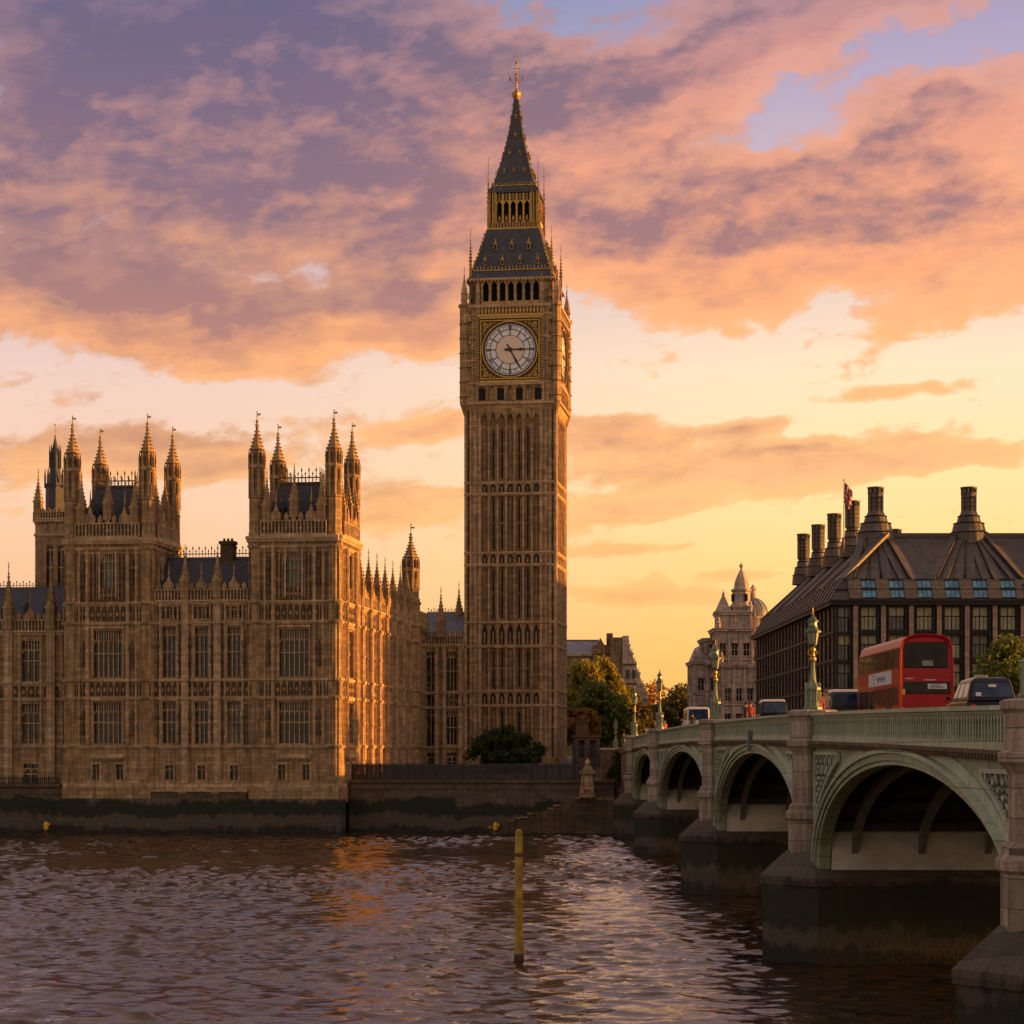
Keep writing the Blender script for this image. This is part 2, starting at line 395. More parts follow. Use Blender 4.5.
class MB:
    def __init__(s, fr=None): s.v = []; s.f = []; s.m = []; s.fr = fr
    def P(s, p):
        if s.fr is None: return p
        ox, oy, ux, uy, nx, ny = s.fr
        return (ox + p[0] * ux + p[1] * nx, oy + p[0] * uy + p[1] * ny, p[2])
    def add(s, vs, fs, m=0):
        b = len(s.v); s.v += [s.P(p) for p in vs]
        s.f += [tuple(i + b for i in f) for f in fs]; s.m += [m] * len(fs)
    def box(s, x0, x1, y0, y1, z0, z1, m=0):
        s.add([(x0, y0, z0), (x1, y0, z0), (x1, y1, z0), (x0, y1, z0), (x0, y0, z1), (x1, y0, z1), (x1, y1, z1), (x0, y1, z1)],
              [(0, 3, 2, 1), (4, 5, 6, 7), (0, 1, 5, 4), (1, 2, 6, 5), (2, 3, 7, 6), (3, 0, 4, 7)], m)
    def frus(s, x0, x1, y0, y1, z0, X0, X1, Y0, Y1, z1, m=0):
        s.add([(x0, y0, z0), (x1, y0, z0), (x1, y1, z0), (x0, y1, z0), (X0, Y0, z1), (X1, Y0, z1), (X1, Y1, z1), (X0, Y1, z1)],
              [(0, 3, 2, 1), (4, 5, 6, 7), (0, 1, 5, 4), (1, 2, 6, 5), (2, 3, 7, 6), (3, 0, 4, 7)], m)
    def quad(s, a, b, c, d, m=0): s.add([a, b, c, d], [(0, 1, 2, 3)], m)
    def lathe(s, cx, cy, prof, n=8, rot=None, m=0, sx=1, sy=1):
        rot = math.pi / n if rot is None else rot
        vs = []; fs = []
        for (r, z) in prof:
            for k in range(n):
                a = rot + 2 * math.pi * k / n
                vs.append((cx + r * math.cos(a) * sx, cy + r * math.sin(a) * sy, z))
        for i in range(len(prof) - 1):
            for k in range(n):
                k2 = (k + 1) % n
                fs.append((i * n + k, i * n + k2, (i + 1) * n + k2, (i + 1) * n + k))
        fs.append(tuple(range(n - 1, -1, -1))); e = (len(prof) - 1) * n; fs.append(tuple(range(e, e + n)))
        s.add(vs, fs, m)
    def prism(s, pts, z0, z1, m=0):
        n = len(pts)
        s.add([(x, y, z0) for x, y in pts] + [(x, y, z1) for x, y in pts],
              [tuple(range(n - 1, -1, -1)), tuple(range(n, 2 * n))] + [(i, (i + 1) % n, n + (i + 1) % n, n + i) for i in range(n)], m)
    def plate(s, pts, d0, d1, m=0):
        """polygon in (u, z) with depth d0..d1"""
        n = len(pts)
        s.add([(x, d0, z) for x, z in pts] + [(x, d1, z) for x, z in pts],
              [tuple(range(n - 1, -1, -1)), tuple(range(n, 2 * n))] + [(i, (i + 1) % n, n + (i + 1) % n, n + i) for i in range(n)], m)
    def bar(s, p, q, wd, d0, d1, m=0, w2=None):
        """flat bar in the (u, z) plane"""
        w2 = wd if w2 is None else w2
        ax, az = q[0] - p[0], q[1] - p[1]; L = math.hypot(ax, az); nx, nz = -az / L, ax / L
        s.plate([(p[0] + nx * wd / 2, p[1] + nz * wd / 2), (p[0] - nx * wd / 2, p[1] - nz * wd / 2), (q[0] - nx * w2 / 2, q[1] - nz * w2 / 2), (q[0] + nx * w2 / 2, q[1] + nz * w2 / 2)], d0, d1, m)
    def beam(s, p, q, wd, ht, m=0):
        p, q = Vector(p), Vector(q); d = (q - p).normalized()
        up = Vector((0, 0, 1)) if abs(d.z) < .95 else Vector((1, 0, 0))
        a = d.cross(up).normalized(); b = a.cross(d).normalized()
        vs = []
        for c in (p, q):
            for (i, j) in ((-1, -1), (1, -1), (1, 1), (-1, 1)): vs.append(tuple(c + a * i * wd / 2 + b * j * ht / 2))
        s.add(vs, [(3, 2, 1, 0), (4, 5, 6, 7), (0, 1, 5, 4), (1, 2, 6, 5), (2, 3, 7, 6), (3, 0, 4, 7)], m)
    def tube(s, pts, rad, n=6, m=0):
        vs = []; fs = []; pts = [Vector(p) for p in pts]
        for i, p in enumerate(pts):
            d = (pts[min(i + 1, len(pts) - 1)] - pts[max(i - 1, 0)]).normalized()
            up = Vector((0, 0, 1)) if abs(d.z) < .9 else Vector((1, 0, 0))
            a = d.cross(up).normalized(); b = a.cross(d)
            for k in range(n):
                t = 2 * math.pi * k / n
                vs.append(tuple(p + (a * math.cos(t) + b * math.sin(t)) * rad[i]))
        for i in range(len(pts) - 1):
            for k in range(n): fs.append((i * n + k, i * n + (k + 1) % n, (i + 1) * n + (k + 1) % n, (i + 1) * n + k))
        fs.append(tuple(range(n - 1, -1, -1))); e = (len(pts) - 1) * n; fs.append(tuple(range(e, e + n)))
        s.add(vs, fs, m)
    def mesh(s, name, mats, smooth=False):
        me = bpy.data.meshes.new(name); me.from_pydata(s.v, [], s.f)
        for k in mats: me.materials.append(M[k] if isinstance(k, str) else k)
        me.polygons.foreach_set('material_index', s.m)
        bm = bmesh.new(); bm.from_mesh(me); bmesh.ops.recalc_face_normals(bm, faces=bm.faces); bm.to_mesh(me); bm.free()
        if smooth: me.polygons.foreach_set('use_smooth', [True] * len(me.polygons))
        me.update(); return me
    def build(s, name, mats, parent=None, loc=(0, 0, 0), smooth=False):
        if isinstance(mats, str): mats = [mats]
        return link(name, s.mesh(name, mats, smooth), parent, loc)


def link(name, data, parent=None, loc=(0, 0, 0), rz=0):
    o = bpy.data.objects.new(name, data); COL.objects.link(o)
    o.location = loc; o.rotation_euler = (0, 0, rz)
    if parent: o.parent = parent
    return o


def tag(o, label=None, cat=None, group=None, kind=None):
    if label: o['label'] = label
    if cat: o['category'] = cat
    if group: o['group'] = group
    if kind: o['kind'] = kind
    return o


def thing(name, label, cat, loc, rz=0, group=None):
    return tag(link(name, None, None, loc, rz), label, cat, group)


def bevel(o, wdt, seg=2):
    md = o.modifiers.new('bevel', 'BEVEL'); md.width = wdt; md.segments = seg; md.limit_method = 'ANGLE'; md.angle_limit = R(35)
    return o


def children(o): return [c for c in COL.objects if c.parent == o]


def wall(mb, u0, u1, z0, z1, ops, d=0.0, depth=.45, m=0):
    """wall sheet with real rectangular openings and reveals; ops = (u0, u1, z0, z1)"""
    us = sorted({u0, u1, *[o[0] for o in ops], *[o[1] for o in ops]}); zs = sorted({z0, z1, *[o[2] for o in ops], *[o[3] for o in ops]})
    for i in range(len(zs) - 1):
        a = None
        for j in range(len(us) - 1):
            cu, cz = (us[j] + us[j + 1]) / 2, (zs[i] + zs[i + 1]) / 2
            hole = any(o[0] < cu < o[1] and o[2] < cz < o[3] for o in ops)
            if not hole and a is None: a = us[j]
            if (hole or j == len(us) - 2) and a is not None:
                b = us[j] if hole else us[j + 1]
                mb.quad((a, d, zs[i]), (b, d, zs[i]), (b, d, zs[i + 1]), (a, d, zs[i + 1]), m); a = None
    for (a, b, c, e) in ops:
        k = d - depth
        mb.quad((a, d, c), (a, k, c), (a, k, e), (a, d, e), m); mb.quad((b, d, c), (b, k, c), (b, k, e), (b, d, e), m)
        mb.quad((a, d, c), (b, d, c), (b, k, c), (a, k, c), m); mb.quad((a, d, e), (b, d, e), (b, k, e), (a, k, e), m)


def gothic_window(parent, fr, a, b, z0, z1, lights=3, transoms=1, d=0.0, depth=.45, arch=True, pale=False, name='window'):
    mb = MB(fr); k = d - depth + .01
    mb.quad((a, k, z0), (b, k, z0), (b, k, z1), (a, k, z1), 1)
    wdt = b - a; h = z1 - z0; step = wdt / lights; mw = min(.11, step * .24)
    for i in range(1, lights): mb.box(a + i * step - mw / 2, a + i * step + mw / 2, k, k + .2, z0, z1)
    for j in range(1, transoms + 1):
        z = z0 + h * (j / (transoms + 1)) * 1.02
        mb.box(a, b, k, k + .17, z - .06, z + .06)
    zt = z1 - min(h * .22, wdt * .5)
    mb.box(a, b, k, k + .16, zt - .04, zt + .04)
    for i in range(lights):          # tracery heads: small pointed lights
        c = a + (i + .5) * step; mb.box(c - mw * .35, c + mw * .35, k, k + .14, zt + .04, z1)
        t = zt - .04
        for sg in (-1, 1):
            mb.plate([(c + sg * step / 2, t), (c + sg * step / 2, t - step * .55), (c + sg * step * .34, t - step * .2), (c, t)], k, k + .12)
    if arch:
        for sg in (-1, 1):
            c = (a + b) / 2; e = c + sg * wdt / 2; r = wdt * .5
            pts = [(e, z1)] + [(c, z1)] + [(c + sg * wdt / 2 * math.sin(t * math.pi / 2) , z1 - r * (1 - math.cos(t * math.pi / 2))) for t in (.3, .55, .8, 1)]
            mb.plate(pts, k, k + .24)
    return mb.build(name, ['stone_pale', 'glass_pale' if pale else 'glass'], parent)


def string(mb, u0, u1, z, d=0.0, pr=.2, h=.2, m=0):
    mb.box(u0, u1, d - .02, d + pr, z - h * .5, z + h * .5, m)
    mb.box(u0, u1, d - .02, d + pr * .55, z - h * 1.15, z - h * .5, m)


def ribs(mb, u0, u1, z0, z1, n, d=0.0, pr=.1, wd=.1, m=0, ends=True):
    for i in range(n + 1):
        if not ends and i in (0, n): continue
        u = u0 + (u1 - u0) * i / n
        mb.box(u - wd / 2, u + wd / 2, d - .02, d + pr, z0, z1, m)


def panels(mb, u0, u1, z0, z1, n, d=0.0, m=0, mdark=None):
    """blind tracery: mullions, pointed heads and a shield in each panel"""
    s = (u1 - u0) / n
    mb.quad((u0, d + .004, z0), (u1, d + .004, z0), (u1, d + .004, z1), (u0, d + .004, z1), 2 if m in (0, 1) else m)  # darker ground: grime plus recess shade put into the colour
    for i in range(n + 1): mb.box(u0 + s * i - .055, u0 + s * i + .055, d - .02, d + .13, z0, z1, m)
    for i in range(n):
        c = u0 + s * (i + .5)
        for sg in (-1, 1):
            mb.plate([(c + sg * (s / 2 - .055), z1), (c + sg * (s / 2 - .055), z1 - s * .7), (c + sg * s * .28, z1 - s * .25), (c, z1)], d - .02, d + .10, m)
        if z1 - z0 > s * 1.2:
            zc = z0 + (z1 - z0) * .42; q = min(s * .3, (z1 - z0) * .25)
            mb.plate([(c - q, zc), (c, zc - q * 1.2), (c + q, zc), (c, zc + q * 1.2)], d - .02, d + .09, m)


def parapet(mb, u0, u1, z0, h, step=.95, d=0.0, th=.3, m=0, gable=None):
    mb.box(u0, u1, d - th, d, z0, z0 + h * .72, 2)  # dark backing paints shade behind the parapet tracery
    n = max(2, round((u1 - u0) / step)); s = (u1 - u0) / n
    for i in range(n):
        c = u0 + s * (i + .5)
        mb.box(c - s * .31, c + s * .31, d - th + .02, d + .03, z0 + h * .72, z0 + h, m)
        mb.frus(c - s * .2, c + s * .2, d - th + .06, d - .02, z0 + h, c - .02, c + .02, d - th * .55, d - th * .45, z0 + h + s * .35, m)
    ribs(mb, u0, u1, z0, z0 + h * .72, n * 2, d, .12, .11, 1)
    for i in range(n): c = u0 + s * (i + .5); mb.plate([(c - s * .2, z0 + h * .36), (c, z0 + h * .2), (c + s * .2, z0 + h * .36), (c, z0 + h * .52)], d - .02, d + .08, m)
    mb.box(u0, u1, d - .02, d + .14, z0, z0 + h * .1, 1)
    mb.box(u0, u1, d - .02, d + .1, z0 + h * .66, z0 + h * .74, m)
    for g in (gable or []):
        mb.plate([(g - .55, z0 + h * .7), (g + .55, z0 + h * .7), (g + .5, z0 + h * 1.12), (g + .25, z0 + h * 1.16), (g, z0 + h * 1.55), (g - .25, z0 + h * 1.16), (g - .5, z0 + h * 1.12)], d - th - .05, d + .09, m)
        mb.frus(g - .1, g + .1, d - .25, d - .05, z0 + h * 1.6, g - .02, g + .02, d - .16, d - .14, z0 + h * 2.35, m)


def corbels(mb, u0, u1, z, d=0.0, step=.55, m=0):
    n = max(2, round((u1 - u0) / step)); s = (u1 - u0) / n
    for i in range(n): mb.box(u0 + s * (i + .3), u0 + s * (i + .7), d - .02, d + .16, z - .26, z, m)


def crockets(mb, cx, cy, z0, z1, r0, r1, n, k, m=0, sz=.1):
    for j in range(k):
        t = (j + .6) / k; z = z0 + (z1 - z0) * t; r = r0 + (r1 - r0) * t
        for i in range(n):
            a = math.pi / n + 2 * math.pi * i / n; q = sz * (1 - .5 * t)
            x, y = cx + (r + q * .3) * math.cos(a), cy + (r + q * .3) * math.sin(a)
            mb.box(x - q / 2, x + q / 2, y - q / 2, y + q / 2, z - q * .6, z + q * .6, m)


def pinnacle_mesh(name, w=.42, shaft=1.6, spire=2.4, rod=.8, mats=('stone', 'gold_dull')):
    mb = MB()
    mb.box(-w, w, -w, w, 0, shaft)
    for sg in (-1, 1):
        mb.box(-w * .12, w * .12, sg * w - .04, sg * w + .04, .1, shaft - .3)
        mb.box(sg * w - .04, sg * w + .04, -w * .12, w * .12, .1, shaft - .3)
        mb.plate([(-w * 1.05, shaft), (w * 1.05, shaft), (0, shaft + w * 1.9)], sg * w * 1.08 - .05, sg * w * 1.08 + .05)
    mb.box(-w * 1.18, w * 1.18, -w * 1.18, w * 1.18, shaft - .12, shaft + .05)
    mb.frus(-w * .88, w * .88, -w * .88, w * .88, shaft, -.05, .05, -.05, .05, shaft + spire)
    crockets(mb, 0, 0, shaft + .2, shaft + spire - .2, w * 1.2, .1, 4, 5, 0, .15)
    mb.lathe(0, 0, [(.05, shaft + spire - .1), (.16, shaft + spire + .05), (.05, shaft + spire + .25), (.12, shaft + spire + .4), (.03, shaft + spire + .5)], 6)
    mb.box(-.03, .03, -.03, .03, shaft + spire + .4, shaft + spire + .5 + rod, 1)
    mb.box(-.12, .12, -.02, .02, shaft + spire + .5 + rod * .5, shaft + spire + .56 + rod * .5, 1)
    return mb.mesh(name, mats)


def turret_mesh(name, r=.82, base=4.2, slot=3.2, up=1.8, spire=2.5, rod=.8):
    mb = MB(); z = 0
    k = 1 / math.cos(math.pi / 8)
    mb.lathe(0, 0, [(r * k, 0), (r * k, base), (r * k * 1.12, base + .1), (r * k * 1.12, base + .25), (r * k * .93, base + .35)], 8)
    z = base + .3
    mb.lathe(0, 0, [(r * k * .80, z), (r * k * .80, z + slot)], 8, m=1)
    for i in range(8):               # corner shafts stand proud, leaving dark slots between
        a = math.pi / 8 + i * math.pi / 4; x, y = r * k * .9 * math.cos(a), r * k * .9 * math.sin(a)
        mb.lathe(x, y, [(.18, z), (.18, z + slot)], 6)
        b = i * math.pi / 4; x, y = r * .84 * math.cos(b), r * .84 * math.sin(b)
        mb.lathe(x, y, [(.07, z), (.07, z + slot)], 5)
        if i % 2: mb.lathe(x, y, [(.26, z), (.26, z + slot * .45)], 4)
    z += slot
    mb.lathe(0, 0, [(r * k * .95, z - .35), (r * k * 1.16, z - .1), (r * k * 1.16, z + .15), (r * k * .86, z + .3), (r * k * .8, z + .3), (r * k * .8, z + up), (r * k * 1.0, z + up + .12), (r * k * 1.0, z + up + .28), (r * k * .72, z + up + .35)], 8)
    for i in range(8):
        a = math.pi / 8 + i * math.pi / 4; x, y = r * k * 1.0 * math.cos(a), r * k * 1.0 * math.sin(a)
        mb.lathe(x, y, [(.13, z - .2), (.13, z + up * .6), (.17, z + up * .62), (.02, z + up * 1.1)], 4)
        b = i * math.pi / 4; x, y = r * .8 * math.cos(b), r * .8 * math.sin(b)
        mb.lathe(x, y, [(.17, z + .45), (.17, z + up - .3)], 4, m=1)
    z += up + .3
    mb.lathe(0, 0, [(r * k * .78, z), (r * k * .50, z + spire * .34), (r * k * .26, z + spire * .66), (.1, z + spire)], 8)
    crockets(mb, 0, 0, z, z + spire, r * .82, .1, 8, 6, 0, .15)
    mb.lathe(0, 0, [(.08, z + spire - .1), (.26, z + spire + .1), (.08, z + spire + .35), (.2, z + spire + .55), (.04, z + spire + .75)], 8)
    mb.box(-.035, .035, -.035, .035, z + spire + .6, z + spire + .75 + rod, 2)
    mb.box(.03, .4, -.02, .02, z + spire + .8 + rod * .5, z + spire + 1.02 + rod * .5, 2)
    mb.lathe(0, 0, [(.02, z + spire + .7 + rod), (.1, z + spire + .78 + rod), (.02, z + spire + .88 + rod)], 6, m=2)
    return mb.mesh(name, ('stone', 'stone_dark', 'gold_dull'))


def cresting(mb, u0, u1, z, d, h=.8, step=.42, m=0):
    n = max(2, round((u1 - u0) / step)); s = (u1 - u0) / n
    for i in range(n + 1):
        u = u0 + i * s; hh = h * (1.0 if i % 2 == 0 else .7)
        mb.box(u - .03, u + .03, d - .03, d + .03, z, z + hh, m)
        mb.plate([(u - .1, z + hh * .8), (u, z + hh * .66), (u + .1, z + hh * .8), (u, z + hh)], d - .02, d + .02, m)
    mb.box(u0, u1, d - .03, d + .03, z + h * .28, z + h * .36, m)


# ------------------------------------------------------------------ the setting: river, ground
def river():
    rng = np.random.default_rng(4)
    xs = np.concatenate([np.linspace(-1500, -90, 24), np.arange(-80, -48, .5), np.arange(-48, 30, .2), np.arange(30, 62, .5), np.linspace(75, 1500, 22)])
    ys = np.concatenate([np.linspace(-60, 50, 14), np.arange(56, 66, .4), np.arange(66, 130, .16), np.arange(130, 243.5, .3)])
    X, Y = np.meshgrid(xs, ys)
    Zs = np.zeros_like(X); dX = np.zeros_like(X); dY = np.zeros_like(X)
    for i in range(110):
        lam = math.exp(rng.uniform(math.log(.5), math.log(3.2)))
        th = rng.normal(math.radians(84), .55)          # wind up the river, crests roughly across it
        k = 2 * math.pi / lam; amp = .0074 * lam ** .8 * rng.uniform(.4, 1.2)
        ph = k * (X * math.cos(th) + Y * math.sin(th)) + rng.uniform(0, 6.28)
        Zs += amp * np.cos(ph); dX += -amp * math.cos(th) * np.sin(ph) * 1.3; dY += -amp * math.sin(th) * np.sin(ph) * 1.3
    # calmer and rougher patches drift over the surface
    patch = .85 + .35 * np.sin(X * .05 + 1.3 * np.sin(Y * .021)) * np.sin(Y * .043 + 1.1 * np.sin(X * .03)) + .25 * np.sin(X * .021 + Y * .13 + 1.7 * np.sin(X * .06 + Y * .02))
    msk = ((X > -82) & (X < 64) & (Y > 54)).astype(float)
    Zs *= patch * msk; dX *= patch * msk; dY *= patch * msk
    V = np.stack([X + dX, Y + dY, Zs], -1).reshape(-1, 3)
    nx, ny = len(xs), len(ys)
    idx = np.arange(nx * ny).reshape(ny, nx)
    F = np.stack([idx[:-1, :-1], idx[:-1, 1:], idx[1:, 1:], idx[1:, :-1]], -1).reshape(-1, 4)
    me = bpy.data.meshes.new('river')
    me.vertices.add(len(V)); me.vertices.foreach_set('co', V.astype(np.float32).ravel())
    me.loops.add(F.size); me.loops.foreach_set('vertex_index', F.astype(np.int32).ravel())
    me.polygons.add(len(F)); me.polygons.foreach_set('loop_start', np.arange(0, F.size, 4, dtype=np.int32))
    me.polygons.foreach_set('loop_total', np.full(len(F), 4, dtype=np.int32))
    me.polygons.foreach_set('use_smooth', np.ones(len(F), dtype=bool)); me.update(calc_edges=True)
    m, t, p, oc = mat_base('river_water')
    p.inputs['Base Color'].default_value = (.022, .0145, .0095, 1)
    p.inputs['Roughness'].default_value = .04; p.inputs['IOR'].default_value = 1.6; p.inputs['Specular Tint'].default_value = (1.0, .80, .56, 1)
    s = t.nodes.new('ShaderNodeSeparateXYZ'); t.links.new(oc, s.inputs[0])
    x, y, z = (E(t, o) for o in s.outputs)
    a = noise_tex(t, comb(t, x * .75, y * 1.0, 0), 1.6, 4, .6, .6); b = noise_tex(t, comb(t, x * .8, y * 1.0, 3.0), 5.5, 3, .55)
    set_bump(t, p, a * .8 + b * .3, .3, .12)
    me.materials.append(m)
    tag(link('river', me), kind='structure')


river()


def ground():
    xs = [-2500, -600, -200, -120, -90, -60, -40, -20, -5, 5, 12.5, 60, 120, 300, 2500]
    ys = [239.5, 256.5, 270, 285, 310, 360, 450, 700, 1500, 5000]
    mb = MB(); n = len(xs)
    vs = [(x, y + (max(0, 11 - x) * .1405 - 2.6 if y < 240 and x < 12 else 6 if y < 240 else 0), 5.4 if y < 250 else min(8.0, 5.75 + (y - 250) * .035)) for y in ys for x in xs]
    mb.add(vs, [(j * n + i, j * n + i + 1, (j + 1) * n + i + 1, (j + 1) * n + i) for j in range(len(ys) - 1) for i in range(n - 1)])
    for i in range(n - 1):
        (xa, ya, za), (xb, yb, zb) = vs[i], vs[i + 1]; mb.quad((xa, ya, za), (xb, yb, zb), (xb, yb, -6), (xa, ya, -6))
    tag(mb.build('ground', 'ground'), kind='structure')


ground()

# ------------------------------------------------------------------ the palace by the river
BASE = 5.5
ROT = R(-8)
PALX, PALY = -18.35, 234.0
palace = thing('palace_building', 'long gothic limestone palace with two spired towers rising from the river wall', 'palace', (PALX, PALY, BASE), ROT)
TUR = turret_mesh('turret'); TURS = turret_mesh('slim_turret', r=.78, base=1.2, slot=2.6, up=1.7, spire=2.6, rod=1.2)
PIN = pinnacle_mesh('pinnacle'); PINS = pinnacle_mesh('small_pinnacle', .26, 1.0, 1.6, .6); PINT = pinnacle_mesh('tall_pinnacle', .46, 2.0, 2.6, .9)
STR = [9.64, 15.06, 17.05, 23.46, 25.67]


def section(name):
    mb = MB(); return mb


def storeys(mb, fr, u0, u1, ops, top=25.67, d=0.0, nb=6, frieze=True):
    """common storeys of every river front: plinth, ground floor, two great floors, friezes between string courses"""
    mb.fr = fr
    wall(mb, u0, u1, 3.4, top, ops, d)
    mb.box(u0, u1, d - .02, d + .32, 3.4, 5.0, 0); mb.box(u0, u1, d - .02, d + .22, 5.0, 5.5, 1)
    for z in STR:
        if z <= top: string(mb, u0, u1, z, d, .22, .22, 1)
    if frieze:
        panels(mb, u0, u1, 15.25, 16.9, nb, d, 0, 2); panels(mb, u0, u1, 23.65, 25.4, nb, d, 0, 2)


def pier_strip(mb, u, w, z0, z1, d=0.0, pr=.3, m=1):
    mb.box(u - w / 2, u + w / 2, d - .02, d + pr, z0, z1, m)
    mb.box(u - w * .2, u + w * .2, d + pr - .02, d + pr + .1, z0, z1, m)
    for z in STR:
        if z0 < z < z1: mb.box(u - w / 2 - .08, u + w / 2 + .08, d - .02, d + pr + .2, z - .14, z + .12, m)
    for z in (12.2, 20.0):
        if z0 < z < z1: mb.box(u - w / 2 - .03, u + w / 2 + .03, d - .02, d + pr + .13, z - .07, z + .07, m)


def niche(mb, u, z, d, m=0):
    """small statue under a canopy"""
    mb.box(u - .22, u + .22, d - .02, d + .3, z, z + .25, m)
    mb.frus(u - .16, u + .16, d, d + .25, z + .25, u - .1, u + .1, d + .02, d + .2, z + 1.25, m)
    mb.box(u - .08, u + .08, d + .05, d + .2, z + 1.25, z + 1.5, m)
    mb.box(u - .24, u + .24, d - .02, d + .34, z + 1.75, z + 1.95, m)
    mb.frus(u - .22, u + .22, d - .02, d + .32, z + 1.95, u - .03, u + .03, d + .08, d + .14, z + 2.9, m)


def corner_tower(x0, x1, y0, y1, seed):
    mb = MB()
    part = link('corner_tower', None, palace, (0, 0, -BASE))
    cx = (x0 + x1) / 2
    W, D = x1 - x0, y1 - y0
    for (fr, L, wins) in ((FRONT(x0, y0), W, True), (RIGHT(x1, y0), D, True), (BACK(x1, y1), W, False), (LEFT(x0, y1), D, False)):
        c = L / 2
        big = [(c - 1.7, c + 1.7, 9.95, 14.5), (c - 1.7, c + 1.7, 17.35, 22.6)]
        up = [(c - .95, c + .95, 27.5, 31.2)]
        small = [(c - 1.75, c - 1.0, 5.9, 7.5), (c + 1.0, c + 1.75, 5.9, 7.5)]
        ops = big + up + small if wins else []
        storeys(mb, fr, 0, L, ops, nb=14)
        wall(mb, 0, L, 25.67, 33.0, [o for o in ops if o[2] > 25.67])
        # upper storey
        string(mb, 0, L, 31.86, 0, .2, .2, 1); mb.box(0, L, -.02, .42, 32.6, 33.0, 1); mb.box(0, L, -.02, .3, 32.3, 32.6, 1)
        corbels(mb, 0, L, 32.3, 0, .5)
        for s in (-1, 1):
            pier_strip(mb, c + s * 2.35, .34, 9.7, 31.8); pier_strip(mb, c + s * 3.3, .22, 9.7, 31.8, 0, .18)
            panels(mb, c + min(s * 1.25, s * 2.1), c + max(s * 1.25, s * 2.1), 26.0, 31.0, 2, 0, 0, 2)
            niche(mb, c + s * 2.85, 10.9, 0, 2); niche(mb, c + s * 2.85, 18.6, 0, 2); niche(mb, c + s * 2.85, 27.6, 0, 2)
            mb.box(c + s * .98 - .09, c + s * .98 + .09, -.02, .2, 26.2, 31.5, 1)
        panels(mb, c - .95, c + .95, 25.95, 27.3, 4, 0, 0, 2)
        for (za, zb) in ((9.9, 14.3), (17.3, 22.5)):
            for s in (-1, 1): panels(mb, c + min(s * 3.48, s * (c - 1.75)), c + max(s * 3.48, s * (c - 1.75)), za, zb, 2, 0, 0, 2)
        for s in (-1, 1): panels(mb, c + min(s * 3.48, s * (c - 1.75)), c + max(s * 3.48, s * (c - 1.75)), 26.0, 31.0, 2, 0, 0, 2)
        if wins:
            for (a, b, z0, z1) in big:
                gothic_window(part, fr, a, b, z0, z1, 6, 1, arch=False); mb.box(a - .14, a, -.02, .16, z0, z1 + .3, 1); mb.box(b, b + .14, -.02, .16, z0, z1 + .3, 1)
                mb.box(a - .2, b + .2, -.02, .2, z1 + .25, z1 + .42, 1)
            for (a, b, z0, z1) in up: gothic_window(part, fr, a, b, z0, z1, 4, 1, pale=True)
            for (a, b, z0, z1) in small:
                gothic_window(part, fr, a, b, z0, z1, 2, 0, arch=False); mb.box(a - .25, b + .25, -.02, .16, z1 + .1, z1 + .32, 1)
                for q in (a - .25, b + .07): mb.box(q, q + .18, -.02, .12, z0 - .1, z1 + .1, 1)
            mb.box(c - 1.9, c + 1.9, -.02, .5, 8.3, 8.75, 1); mb.frus(c - 1.9, c + 1.9, -.02, .5, 8.3, c - 1.4, c + 1.4, -.02, .05, 7.8, 1)
        parapet(mb, 1.4, L - 1.4, 33.0, 2.3, .8, .25, gable=[c - 2.0, c + 2.0])
    mb.fr = None
    for (sx_, sy_) in ((0, 0), (1, 0), (1, 1), (0, 1)):   # octagonal corner buttresses
        ox, oy = (x1 - .72 if sx_ else x0 + .72), (y1 - .72 if sy_ else y0 + .72)
        k = .88 / math.cos(math.pi / 8)
        prof = [(k * 1.12, 3.4), (k * 1.12, 5.2), (k, 5.5)]
        for z in STR + [31.86, 32.75]:
            prof += [(k, z - .25), (k * 1.16, z - .1), (k * 1.16, z + .12), (k, z + .2)]
        prof += [(k, 33.4)]
        mb.lathe(ox, oy, prof, 8)
        for i in range(8):
            b = i * math.pi / 4
            for (za, zb) in ((9.9, 14.7), (17.3, 23.0), (26, 31.4)):
                mb.lathe(ox + .88 * math.cos(b), oy + .88 * math.sin(b), [(.1, za), (.1, zb), (.02, zb + .3)], 4)
        link('turret', TUR, part, (ox, oy, 33.0))
        # slim pinnacles beside each turret
    for (px, py) in ((cx, y0 + .15), (cx, y1 - .15), (x0 + .15, (y0 + y1) / 2), (x1 - .15, (y0 + y1) / 2)):
        link('pinnacle', PINT, part, (px, py, 35.0))
    for (px, py) in ((x0 + 2.0, y0 + .1), (x1 - 2.0, y0 + .1), (x1 - .1, y0 + 2.0), (x1 - .1, y1 - 2.0)):
        link('pinnacle', PINT, part, (px, py, 34.4))
    mb.build('wall', ['stone', 'stone_pale', 'stone_dark'], part)
    rf = MB()
    a, b, c, d = x0 + 1.1, x1 - 1.1, y0 + 1.1, y1 - 1.1
    rf.box(a, b, c, d, 32.9, 33.6)
    rf.frus(a, b, c, d, 33.6, a + 1.7, b - 1.7, c + 1.7, d - 1.7, 39.0)
    rf.box(a + 1.6, b - 1.6, c + 1.6, d - 1.6, 39.0, 39.25, 1)
    for fr, L in ((FRONT(a + 1.7, c + 1.7), b - a - 3.4), (BACK(b - 1.7, d - 1.7), b - a - 3.4), (RIGHT(b - 1.7, c + 1.7), d - c - 3.4), (LEFT(a + 1.7, d - 1.7), d - c - 3.4)):
        rf.fr = fr; cresting(rf, 0, L, 39.2, 0, 1.7, .42, 1)
    rf.fr = None
